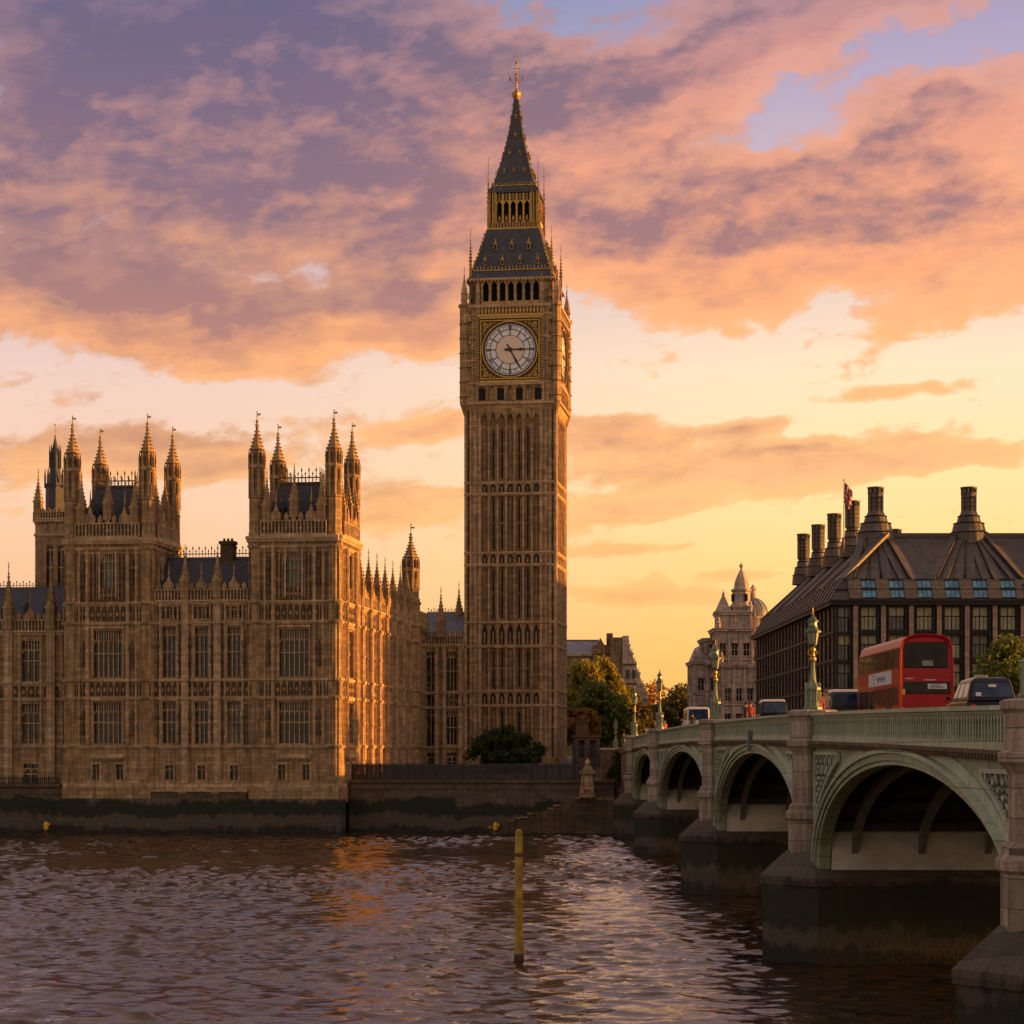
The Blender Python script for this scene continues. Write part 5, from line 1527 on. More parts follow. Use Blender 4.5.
# ------------------------------------------------------------------ the glass and bronze office building
def office():
    X0, Y0, GZ = 40.6, 260.0, 7.5
    t = thing('office_building', 'dark bronze roofed office building with tall chimneys and pink stone piers', 'office building', (X0, Y0, GZ))
    OFF = (-X0, -Y0, -GZ)
    L1, L2 = 40.0, 83.0; BAY = 3.42
    st = MB(); 
    # front
    fr = FRONT(X0, Y0); floors = [26.75, 23.3, 19.85, 16.4, 12.95]; H = 2.75
    st.fr = fr; u0 = 2.4; n = 11
    ops = []
    for i in range(n):
        for z in floors: ops.append((u0 + i * BAY + .72, u0 + (i + 1) * BAY - .72, z - H, z))
    wall(st, 0, L1, GZ - 1, 27.0, ops + [(.35, 2.0, z - 3.0, z) for z in floors], 0, .6, 1)
    for i in range(n + 1):
        u = u0 + i * BAY
        st.box(u - .28, u + .28, -.02, .45, GZ, 26.9, 0)
        for s in (-1, 1): st.box(u + s * .34 - .06, u + s * .34 + .06, -.02, .4, GZ, 26.9, 1); st.box(u + s * .62 - .1, u + s * .62 + .1, -.02, .3, GZ, 26.9, 1)
        for z in ((23.0, 17.6, 12) if i % 2 else (23.0, 16.2, 10)):
            st.plate([(u + .22 * math.cos(a * math.pi / 5), z + .3 * math.sin(a * math.pi / 5)) for a in range(10)], .44, .53, 2)
            st.plate([(u + .1 * math.cos(a * math.pi / 4), z + .13 * math.sin(a * math.pi / 4)) for a in range(8)], .52, .55, 1)
    for z in floors:
        st.box(u0, L1, -.02, .16, z - H - .5, z - H - .02, 1); st.box(u0, L1, -.02, .2, z + .02, z + .12, 1)
    k = 0; rnd = random.Random(7)
    def win(fr, a, b, za, zb, blind, name='window', back=.58, parent=t, pale=True):
        m = MB(fr); d = -back
        zt = za + (zb - za) * .6
        m.box(a, b, d, d + .05, zt, zb, 0 if blind else 3); m.box(a, b, d, d + .03, za, zt, 2 if rnd.random() < .35 and pale else 1)
        m.box(a, b, d, d + .14, zt - .06, zt + .06, 4)
        for f in (0, .5, 1): u = a + (b - a) * f; m.box(u - .05, u + .05, d, d + .12, za, zb, 4)
        for f in (.25, .75):
            u = a + (b - a) * f; m.box(u - .03, u + .03, d, d + .08, za, zt, 4)
        o = m.build(name, ['ph_blind', 'ph_glass', 'ph_blind', 'ph_blind2', 'ph_bronze'], parent, OFF)
        return o
    for i in range(9):
        for j, z in enumerate(floors[:4]):
            win(fr, u0 + i * BAY + .72, u0 + (i + 1) * BAY - .72, z - H, z, j == 0 or rnd.random() < .5)
    for z in floors[:4]: win(fr, .35, 2.0, z - 3.0, z, rnd.random() < .5)
    bk = MB(fr); bk.box(0, L1, -.75, -.62, GZ - 1, 26.9); bk.fr = (X0, Y0, 0, 1, -1, 0); bk.box(.8, L2, -.75, -.62, GZ - 1, 26.9); bk.build('inner_wall', 'dark', t, OFF)
    # street side
    fs = (X0, Y0, 0, 1, -1, 0); st.fr = fs; n2 = 24
    ops2 = [(1.2 + i * BAY + .38, 1.2 + (i + 1) * BAY - .38, z - H, z) for i in range(n2 - 1) for z in floors]
    wall(st, 0, L2, GZ - 1, 27.0, ops2, 0, .3, 1)
    for i in range(n2):
        u = 1.2 + i * BAY
        st.box(u - .15, u + .15, -.02, .13, GZ, 26.9, 1)
        st.box(u + BAY / 2 - .08, u + BAY / 2 + .08, -.25, .05, GZ, 26.9, 0)
    for z in floors: st.box(0, L2, -.02, .22, z - H - .42, z - H - .12, 1)
    for i in range(n2 - 1):
        for j, z in enumerate(floors[:4]):
            if i < 12: win(fs, 1.2 + i * BAY + .38, 1.2 + (i + 1) * BAY - .38, z - H, z, rnd.random() < .5, back=.28, pale=rnd.random() < .6)
    far = MB(fs)
    for i in range(12, n2 - 1):
        for z in floors[:4]:
            a, b = 1.2 + i * BAY + .38, 1.2 + (i + 1) * BAY - .38
            far.box(a, b, -.3, -.25, z - H * .4, z, 0); far.box(a, b, -.3, -.26, z - H, z - H * .4, 1)
    tag(far.build('far_windows', ['ph_blind2', 'ph_glass'], t, OFF), kind='stuff')
    # eaves
    for f, LL in ((fr, L1), (fs, L2)):
        st.fr = f; st.box(-.7, LL, -.3, .75, 26.98, 27.4, 1); st.box(-.85, LL, -.3, .9, 27.4, 27.62, 1)
    st.fr = None
    st.build('facade', ['ph_stone', 'ph_bronze', 'stone_pale'], t, OFF)
    # roof: steep attic band, then the long slope up to a flat ridge
    rf = MB()
    x0, x1, y0, y1 = X0, X0 + L1, Y0, Y0 + L2
    prof = [(-.5, 27.62), (1.0, 30.2), (7.6, 36.3)]
    rings = [[(x0 + d, y0 + d, z), (x1, y0 + d, z), (x1, y1, z), (x0 + d, y1, z)] for d, z in prof]
    vs = [p for r in rings for p in r]; fs_ = []
    for i in range(2):
        b, c = i * 4, i * 4 + 4
        fs_ += [(b, b + 1, c + 1, c), (b + 3, b, c, c + 3), (b + 1, b + 2, c + 2, c + 1), (b + 2, b + 3, c + 3, c + 2)]
    fs_.append((8, 9, 10, 11)); rf.add(vs, fs_)
    rf.box(x0 + 7.2, x1, y0 + 7.3, y0 + 7.9, 36.1, 36.6, 1); rf.box(x0 + 7.2, x0 + 7.8, y0 + 8, y1, 36.1, 36.6, 1)
    # seams and broad ribs fanning from the eaves piers up to the chimneys
    chs = [(x0 + 6.4, y0 + 8.4), (x0 + 18.2, y0 + 8.4), (x0 + 30.0, y0 + 8.4)]
    for i in range(12):
        u = u0 + i * BAY
        if u > L1: break
        cx = min(chs, key=lambda c: abs(c[0] - x0 - u))[0]
        tx = cx + (x0 + u - cx) * .30
        rf.beam((x0 + u, y0 - .45, 27.7), (x0 + u, y0 + 1.0, 30.2), 1.6, .35, 1)
        for q in (-.5, .5): rf.beam((x0 + u + q * 1.5, y0 + .9, 30.25), (tx + q * .7, y0 + 7.3, 36.3), 1.1, .12, 1)
        rf.beam((x0 + u, y0 + .85, 30.4), (tx, y0 + 7.2, 36.45), .14, .3, 2)
    for i in range(24):
        v = 1.2 + i * BAY; cy = Y0 + 8.4 + 16 * max(0, min(4, round((v - 8.4) / 16)))
        ty = cy + (y0 + v - cy) * .35
        rf.beam((x0 - .45, y0 + v, 27.7), (x0 + 1.0, y0 + v, 30.2), .9, .35, 1); rf.beam((x0 + .9, y0 + v, 30.25), (x0 + 7.3, ty, 36.3), .9, .3, 1)
    for z, d in ((30.2, 1.0), (28.9, .22)):
        rf.box(x0 + d - .1, x1, y0 + d - .16, y0 + d + .1, z - .1, z + .12, 2); rf.box(x0 + d - .16, x0 + d + .1, y0 + d, y1, z - .1, z + .12, 2)
    ro = rf.build('roof', ['ph_roof', 'ph_rib', 'ph_bronze'], t, OFF)
    for i in range(9):               # blue attic windows lying in the steep band
        ua, ub = u0 + i * BAY + .85, u0 + (i + 1) * BAY - .85
        m = MB()
        for (za, zb) in ((27.9, 29.0), (29.15, 30.1)):
            ya, yb = y0 - .5 + (za - 27.62) * .58 - .12, y0 - .5 + (zb - 27.62) * .58 - .12
            for q in range(3):
                a, b = x0 + ua + (ub - ua) * q / 3 + .04, x0 + ua + (ub - ua) * (q + 1) / 3 - .04
                m.add([(a, ya, za), (b, ya, za), (b, yb, zb), (a, yb, zb), (a, ya + .1, za), (b, ya + .1, za), (b, yb + .1, zb), (a, yb + .1, zb)], [(0, 1, 2, 3), (0, 4, 5, 1), (3, 2, 6, 7), (0, 3, 7, 4), (1, 5, 6, 2)], 0)
            m.beam((x0 + ua - .1, ya, za - .03), (x0 + ub + .1, ya, za - .03), .12, .12, 1); m.beam((x0 + ua - .1, yb, zb + .03), (x0 + ub + .1, yb, zb + .03), .12, .12, 1)
        m.build('attic_window', ['ph_blue', 'ph_bronze'], t, OFF)
    # chimneys
    def chimney(cx, cy, big=True, top=42.5):
        m = MB(); s = 1.0 if big else .72
        m.lathe(cx, cy, [(2.5 * s, 35.2), (2.35 * s, 36.6), (2.1 * s, 37.0), (1.9 * s, 37.8), (1.5 * s, 38.1), (1.35 * s, 38.7), (1.1 * s, 39.1), (.98, 39.4)], 16)
        for z, k_ in ((36.6, 2.35), (37.8, 1.9), (38.7, 1.35)): m.lathe(cx, cy, [(k_ * s, z), ((k_ + .14) * s, z + .1), (k_ * s * .92, z + .2)], 16, m=1)
        m.lathe(cx, cy, [(.95, 39.3), (.92, top - .9)], 16)
        for j in range(8):
            a = j * math.pi / 4; m.box(cx + .93 * math.cos(a) - .05, cx + .93 * math.cos(a) + .05, cy + .93 * math.sin(a) - .05, cy + .93 * math.sin(a) + .05, 39.3, top - .8, 1)
        for z in np.arange(39.9, top - 1.0, .55): m.lathe(cx, cy, [(.93, z), (.97, z + .05), (.93, z + .1)], 16, m=1)
        o = m.build('chimney', ['ph_rib', 'ph_bronze'], t, OFF)
        c = MB(); c.lathe(cx, cy, [(1.0, top - .9), (1.04, top - .75), (.9, top - .7)], 16)
        c.lathe(cx, cy, [(.6, top - .72), (.6, top - .2)], 12)
        for j in range(10):
            a = j * math.pi / 5; c.box(cx + .86 * math.cos(a) - .13, cx + .86 * math.cos(a) + .13, cy + .86 * math.sin(a) - .13, cy + .86 * math.sin(a) + .13, top - .72, top - .2)
        c.lathe(cx, cy, [(1.05, top - .22), (1.08, top), (.7, top + .02)], 16); c.build('cowl', 'ph_rib', o)
    for (cx, cy) in chs: chimney(cx, cy)
    for i, tp in enumerate((42.9, 42.9, 43.0, 43.2)): chimney(x0 + 6.4, y0 + 26.5 + 15.6 * i, False, tp)
    chimney(60.8, 330, False, 43.6)
    # flagpole
    f = thing('flag', 'drooping red and white flag on a tall pole above the bronze roof', 'flag', (45.6, 284.8, 36.2)); m = MB()
    m.lathe(0, 0, [(.09, -.5), (.05, 9.2), (.11, 9.3), (.02, 9.5)], 8); m.build('flagpole', 'stone_pale', f)
    m = MB(); nx, nz = 10, 12
    vs = [((.1 + i * .11 * (1 - .25 * j / nz)), .16 * math.sin(i * 1.3 + j * .25), 9.1 - j * .23 - i * .14) for j in range(nz + 1) for i in range(nx + 1)]
    for j in range(nz):
        for i in range(nx):
            q = abs(j - nz / 2 + .5); p = abs(i - nx / 2 + .5)
            mm = 0 if (q < 1.2 or p < 1) else (1 if (q < 2.2 or p < 2) else (0 if (i + j) % 3 == 0 else 2))
            m.add([vs[j * (nx + 1) + i], vs[j * (nx + 1) + i + 1], vs[(j + 1) * (nx + 1) + i + 1], vs[(j + 1) * (nx + 1) + i]], [(0, 1, 2, 3)], mm)
    fl = m.build('cloth', ['flag_red', 'flag_white', 'flag_blue'], f); sd = fl.modifiers.new('thick', 'SOLIDIFY'); sd.thickness = .02


office()


# ------------------------------------------------------------------ the ornate stone building, and the gabled block on the other side
def window_small(parent, fr, a, b, z0, z1, off, name='window', mats=('portland', 'glass'), d=0, depth=.4):
    m = MB(fr); k = d - depth + .02
    m.quad((a, k, z0), (b, k, z0), (b, k, z1), (a, k, z1), 1); m.box((a + b) / 2 - .06, (a + b) / 2 + .06, k, k + .1, z0, z1); m.box(a, b, k, k + .1, (z0 + z1) / 2 - .06, (z0 + z1) / 2 + .06)
    m.box(a - .15, b + .15, d - .02, d + .2, z0 - .25, z0, 0); m.plate([(a - .25, z1 + .1), (b + .25, z1 + .1), ((a + b) / 2, z1 + .6)], d - .02, d + .25, 0)
    return m.build(name, mats, parent, off)


def ornate():
    X, Y, G = 34.2, 380.0, 8.0; OFF = (-X, -Y, -G)
    t = thing('ornate_building', 'pale baroque stone building with open turret, gables and grey dome', 'stone building', (X, Y, G))
    m = MB(); domes = MB()
    def block(x0, x1, y0, y1, za, zb, nb, rows, corn=True, wins=True):
        for fr, L in ((FRONT(x0, y0), x1 - x0), (LEFT(x0, y1), y1 - y0)):
            m.fr = fr; ops = []
            k = max(1, round(L / 2.4)) if fr[5] != -1 else nb; s = L / k
            for r in rows:
                for i in range(k): ops.append((s * (i + .5) - min(.55, s * .24), s * (i + .5) + min(.55, s * .24), r, r + 2.2))
            wall(m, 0, L, za, zb, ops, 0, .4)
            for i in range(k + 1): m.box(max(0, s * i - .22), min(L, s * i + .22), -.02, .28, za, zb - .4)
            for r in rows: m.box(0, L, -.02, .3, r - .75, r - .45); 
            if corn: m.box(-.3, L + .1, -.1, .5, zb - .4, zb); m.box(-.45, L + .1, -.1, .7, zb, zb + .22)
            if wins and (fr[5] == -1):
                for o in ops: window_small(t, fr, *o, OFF)
            elif wins:
                for o in ops: m.quad((o[0], -.38, o[2]), (o[1], -.38, o[2]), (o[1], -.38, o[3]), (o[0], -.38, o[3]), 1)
        m.fr = None
        m.box(x1 - .05, x1, y0 + .01, y1, za, zb); m.box(x0 + .4, x1 - .06, y0 + .6, y1, zb - .3, zb + .1)
    block(39.0, 47.0, 380, 400, 6, 24.4, 4, (9.5, 13.5, 18))
    block(34.4, 39.0, 384, 396, 6, 25.2, 2, (10, 15, 20))
    block(36.6, 39.0, 386, 396, 25.4, 29.4, 1, (26.2,))
    block(38.2, 44.6, 381.5, 392, 24.4, 31.0, 3, (26.2,))
    block(38.9, 44.4, 382.5, 390, 31.0, 34.0, 2, (), True, False)
    block(44.6, 48.4, 382, 396, 24.4, 29.6, 2, (25.6,))
    # gabled turret over the left block
    m.add([(34.2, 384, 25.4), (36.6, 384, 25.4), (35.4, 384, 28.2), (34.2, 396, 25.4), (36.6, 396, 25.4), (35.4, 396, 28.2)], [(0, 1, 2), (5, 4, 3), (0, 2, 5, 3), (1, 4, 5, 2)])
    # open bell stage: four corner piers each, arches showing sky
    def openstage(cx, cy, hw, z0, z1, cap):
        for sx_ in (-1, 1):
            for sy_ in (-1, 1): m.box(cx + sx_ * hw - .36, cx + sx_ * hw + .36, cy + sy_ * hw - .36, cy + sy_ * hw + .36, z0, z1)
        for s in (-1, 1):
            m.box(cx - hw, cx + hw, cy + s * hw - .3, cy + s * hw + .3, z1 - .7, z1 - .02); m.box(cx + s * hw - .3, cx + s * hw + .3, cy - hw + .31, cy + hw - .31, z1 - .7, z1 - .02)
            m.box(cx - .09, cx + .09, cy + s * hw - .1, cy + s * hw + .1, z0, z1 - .7)
        m.box(cx - hw - .65, cx + hw + .65, cy - hw - .65, cy + hw + .65, z1, z1 + .35); m.box(cx - hw - .5, cx + hw + .5, cy - hw - .5, cy + hw + .5, z0 - .3, z0)
    openstage(43.0, 385.2, 1.35, 31.4, 35.0, 1); openstage(39.6, 384.6, 1.0, 31.4, 34.0, 1)
    m.lathe(43.0, 385.2, [(2.1, 35.3), (2.1, 35.6), (1.75, 35.7), (1.7, 37.9), (1.95, 38.1), (1.95, 38.4), (1.5, 38.5), (1.25, 39.8), (.75, 41.0), (.35, 41.8), (.18, 42.0), (.2, 42.3)], 8)
    m.lathe(43.0, 385.2, [(.06, 42.2), (.42, 42.6), (.42, 42.8), (.06, 43.2), (.04, 43.5)], 8)
    for i in range(4):
        a = math.pi / 8 + i * math.pi / 2; m.box(43 + 1.72 * math.cos(a) - .3, 43 + 1.72 * math.cos(a) + .3, 385.2 + 1.72 * math.sin(a) - .3, 385.2 + 1.72 * math.sin(a) + .3, 36.2, 37.5, 1)
    m.add([(38.2, 383.2, 34.3), (41.0, 383.2, 34.3), (39.6, 383.2, 37.4), (38.2, 386, 34.3), (41.0, 386, 34.3), (39.6, 386, 37.4)], [(0, 1, 2), (5, 4, 3), (0, 2, 5, 3), (1, 4, 5, 2)])
    m.lathe(39.6, 384, [(.15, 37), (.3, 37.5), (.05, 37.9), (.04, 38.4)], 6)
    # scroll buttresses stepping down to the left
    for (x, z, h) in ((37.6, 29.0, 3.2), (37.0, 26.0, 3.4), (36.4, 24.6, 1.6)):
        m.plate_ = None
        m.add([(x, 382, z), (x + 1.6, 382, z), (x + 1.6, 382, z + h), (x + .7, 382, z + h * .6), (x, 385, z), (x + 1.6, 385, z), (x + 1.6, 385, z + h), (x + .7, 385, z + h * .6)], [(0, 1, 2, 3), (7, 6, 5, 4), (0, 3, 7, 4), (3, 2, 6, 7)])
        m.lathe(x + .2, 383, [(.3, z), (.32, z + .5), (.1, z + .9), (.22, z + 1.2), (.03, z + 1.7)], 8)
    for (x, y, z) in ((34.5, 384.2, 25.3), (38.9, 380.3, 24.7), (46.8, 380.3, 24.7), (44.3, 382.4, 34.2), (38.5, 382.0, 31.2)):
        m.lathe(x, y, [(.4, z), (.4, z + .8), (.55, z + .9), (.2, z + 1.3), (.3, z + 1.6), (.04, z + 2.2)], 8)
    m.build('wall', ['portland', 'dark'], t, OFF)
    cx, cy = 45.6, 389.0
    domes.lathe(cx, cy, [(2.7, 29.6), (2.7, 33.2), (3.0, 33.3), (3.0, 33.6)], 24, m=1)
    for i in range(12):
        a = i * math.pi / 6; domes.box(cx + 2.7 * math.cos(a) - .2, cx + 2.7 * math.cos(a) + .2, cy + 2.7 * math.sin(a) - .2, cy + 2.7 * math.sin(a) + .2, 29.6, 33.3, 1)
    domes.lathe(cx, cy, [(2.85, 33.6)] + [(2.85 * math.cos(q), 33.6 + 3.5 * math.sin(q)) for q in np.linspace(.08, 1.38, 12)], 24, m=0)
    for i in range(12):
        a = i * math.pi / 6; domes.tube([(cx + 2.87 * math.cos(q) * math.cos(a), cy + 2.87 * math.cos(q) * math.sin(a), 33.6 + 3.53 * math.sin(q)) for q in np.linspace(.02, 1.36, 8)], [.07] * 8, 4, 0)
    domes.lathe(cx, cy, [(.75, 37.0), (.55, 37.2), (.5, 38.5), (.65, 38.6), (.65, 38.8), (.3, 39.3), (.1, 39.6)], 10, m=1)
    domes.build('dome', ['lead', 'portland'], t, OFF)
    # second building: gabled block beyond the trees
    X, Y, G = 13.0, 420.0, 8.0; OFF = (-X, -Y, -G)
    t2 = thing('gabled_building', 'brown building with stepped white stone gable and slate roof behind the green tree', 'building', (X, Y, G)); m = MB()
    m.fr = FRONT(6, 424); wall(m, 0, 18, 6, 28.4, [(1.2 + 2.4 * i, 2.3 + 2.4 * i, z, z + 2.4) for i in range(7) for z in (10, 14, 18, 22)], 0, .4, 0); m.box(0, 18, -.4, .4, 28.0, 28.4, 1)
    for i in range(7):
        for z in (10, 14, 18, 22): m.quad((1.2 + 2.4 * i, -.38, z), (2.3 + 2.4 * i, -.38, z), (2.3 + 2.4 * i, -.38, z + 2.4), (1.2 + 2.4 * i, -.38, z + 2.4), 3)
    m.fr = None
    m.box(21.0, 24.0, 421, 436, 6, 31.6, 0); m.box(17.6, 21.0, 422.5, 436, 6, 30.2, 0)
    m.plate([(17.4, 28.4), (20.8, 28.4), (19.0, 31.6)], 422, 423, 0)
    m.build('wall', ['stone_mid', 'stone_pale', 'portland', 'dark'], t2, OFF)
    g = MB()                        # gable end wall facing the road, stepping down
    steps = [(23.4, 31.9), (24.6, 31.9), (24.6, 30.0), (25.2, 28.3), (25.8, 26.6), (26.6, 24.4), (27.4, 22.0), (28.0, 19.6), (28.6, 17.0), (28.6, 6), (23.4, 6)]
    g.add([(x, 420.2, z) for x, z in steps] + [(x, 436, z) for x, z in steps], [tuple(range(11)), tuple(range(21, 10, -1))] + [(i, (i + 1) % 11, 11 + (i + 1) % 11, 11 + i) for i in range(11)])
    for (x, z) in steps[2:9]: g.box(x - .35, x + .3, 419.9, 421, z - .3, z + .25, 0); g.lathe(x, 420.4, [(.22, z + .2), (.1, z + .7), (.16, z + .9), (.02, z + 1.2)], 6)
    for z in (26.2, 22.4, 18.8): g.box(23.4, 26.2, 419.95, 420.2, z - .15, z + .15, 1)
    for z in (23.4, 19.8): 
        for x in (24.0, 25.2): g.box(x, x + .7, 420.12, 420.19, z, z + 1.7, 2)
    g.build('gable', ['portland', 'stone_dark', 'glass'], t2, OFF)
    r = MB(); r.add([(6, 423.6, 28.4), (19, 423.6, 28.4), (19, 430, 31.4), (6, 430, 31.4), (6, 437, 28.4), (19, 437, 28.4)], [(0, 1, 2, 3), (3, 2, 5, 4), (0, 3, 4)])
    r.box(20.4, 21.6, 424, 426, 30, 32.6, 1); r.box(6, 19, 429.8, 430.2, 31.35, 31.6, 1)
    r.build('roof', ['lead', 'brick'], t2, OFF)


ornate()
# ------------------------------------------------------------------ trees and shrubs
def leaves(rnd, centres, per, size, squash=.8):
    """many leaf-sized faces scattered through clumps"""
    mb = MB()
    for (c, r) in centres:
        for _ in range(per):
            d = Vector((rnd.gauss(0, 1), rnd.gauss(0, 1), rnd.gauss(0, 1)))
            d = d.normalized() * r * (rnd.random() ** .45)
            p = Vector(c) + Vector((d.x, d.y, d.z * squash))
            n = Vector((rnd.gauss(0, 1), rnd.gauss(0, 1), rnd.gauss(.5, 1))).normalized()
            a = n.orthogonal().normalized(); b = n.cross(a); t = rnd.random() * 6.28
            a, b = a * math.cos(t) + b * math.sin(t), b * math.cos(t) - a * math.sin(t)
            s = size * rnd.uniform(.6, 1.35)
            mb.add([tuple(p + a * s), tuple(p + b * s * .55 + a * s * .1), tuple(p - a * s * .9), tuple(p - b * s * .55 + a * s * .1)], [(0, 1, 2, 3)])
    return mb


def tree(label, x, y, z0, zb, zt, rx, ry, mat, seed, clumps, per, size, group=None, cr=None, name='tree', hollow=.35, cat='tree'):
    rnd = random.Random(seed); t = thing(name, label, cat, (x, y, z0), 0, group)
    hz = (zt - zb) / 2; cz = (zt + zb) / 2 - z0
    cl = []; cr = cr or min(rx, hz) * .36
    while len(cl) < clumps:
        p = Vector((rnd.uniform(-1, 1), rnd.uniform(-1, 1), rnd.uniform(-1, 1)))
        if p.length > 1 or p.length < hollow: continue
        taper = 1 - .25 * max(0, p.z) - .15 * max(0, -p.z)
        cl.append(((p.x * rx * taper * .92, p.y * ry * taper * .92, cz + p.z * hz * .9), cr * rnd.uniform(.6, 1.25)))
    tr = MB(); H = cz
    tr.tube([(0, 0, -.5), (.05 * rx, 0, H * .4), (0, .04 * rx, H * .8), (.02 * rx, 0, H + hz * .5)], [max(.25, rx * .075), max(.2, rx * .06), rx * .045, .06], 8)
    for (c, r) in cl[::max(1, len(cl) // 18)]:
        b = Vector((0, 0, min(H * .9, max(H * .45, c[2] - rx * .5)))); mid = (b + Vector(c)) / 2 + Vector((0, 0, rx * .08))
        tr.tube([tuple(b), tuple(mid), c], [rx * .035, rx * .022, .03], 5)
    tr.build('trunk', 'bark', t)
    leaves(rnd, cl, per, size).build('crown', mat, t)
    return t


tree('big green and yellow plane tree right beside the clock tower', 15.0, 352, 8, 11, 25.2, 5.4, 5.0, 'leaf_yellow', 1, 75, 170, .44, 'trees behind the bridge end')
tree('darker green lower tree in front of the yellow plane tree', 15.0, 340, 8, 9, 19.8, 5.6, 4.6, 'leaf_green', 2, 60, 170, .42, 'trees behind the bridge end')
tree('small orange-brown autumn tree low beside the clock tower foot', 10.9, 318, 7.6, 9.2, 16.4, 3.0, 3.0, 'leaf_orange', 3, 40, 150, .34, 'trees behind the bridge end')
tree('bronze autumn tree between the plane tree and the far lamp post', 21.4, 372, 8, 8.5, 20.5, 4.6, 4, 'leaf_olive', 4, 55, 150, .42, 'trees behind the bridge end')
tree('thin orange tree with glowing sky showing through its leaves', 29.4, 430, 8, 10.5, 24.6, 4.8, 4.2, 'leaf_orange', 5, 60, 26, .40, 'trees behind the bridge end', hollow=.2)
tree('dark rounded tree left of the pale ornate building', 35.6, 418, 8, 8.5, 23.0, 6.4, 5, 'leaf_olive', 6, 80, 150, .46, 'trees behind the bridge end')
tree('dark low tree under the thin orange tree', 28.6, 400, 8, 7.5, 17.8, 6.4, 4, 'leaf_olive', 8, 60, 150, .44, 'trees behind the bridge end')
tree('low dusky tree behind the last lamp post of the bridge', 23.4, 385, 8, 7.5, 17.0, 5.0, 4, 'leaf_olive', 9, 50, 150, .42, 'trees behind the bridge end')
tree('bushy green street tree at the right edge, in front of the bronze office building', 57.3, 240, 7.5, 12.0, 22.0, 4.6, 4.2, 'leaf_green', 7, 60, 150, .26)
tree('big rounded dark evergreen shrub in front of the clock tower', 0.1, 268, 6.3, 5.4, 12.2, 5.3, 3.6, 'leaf_dark', 11, 110, 120, .22, None, .95, 'shrub', .3, 'shrub')
tree('small dark shrub on the bank against the last bridge pier', 13.0, 240, 5.7, 4.6, 9.2, 1.5, 1.5, 'leaf_dark', 12, 26, 110, .14, None, .6, 'shrub', .2, 'shrub')


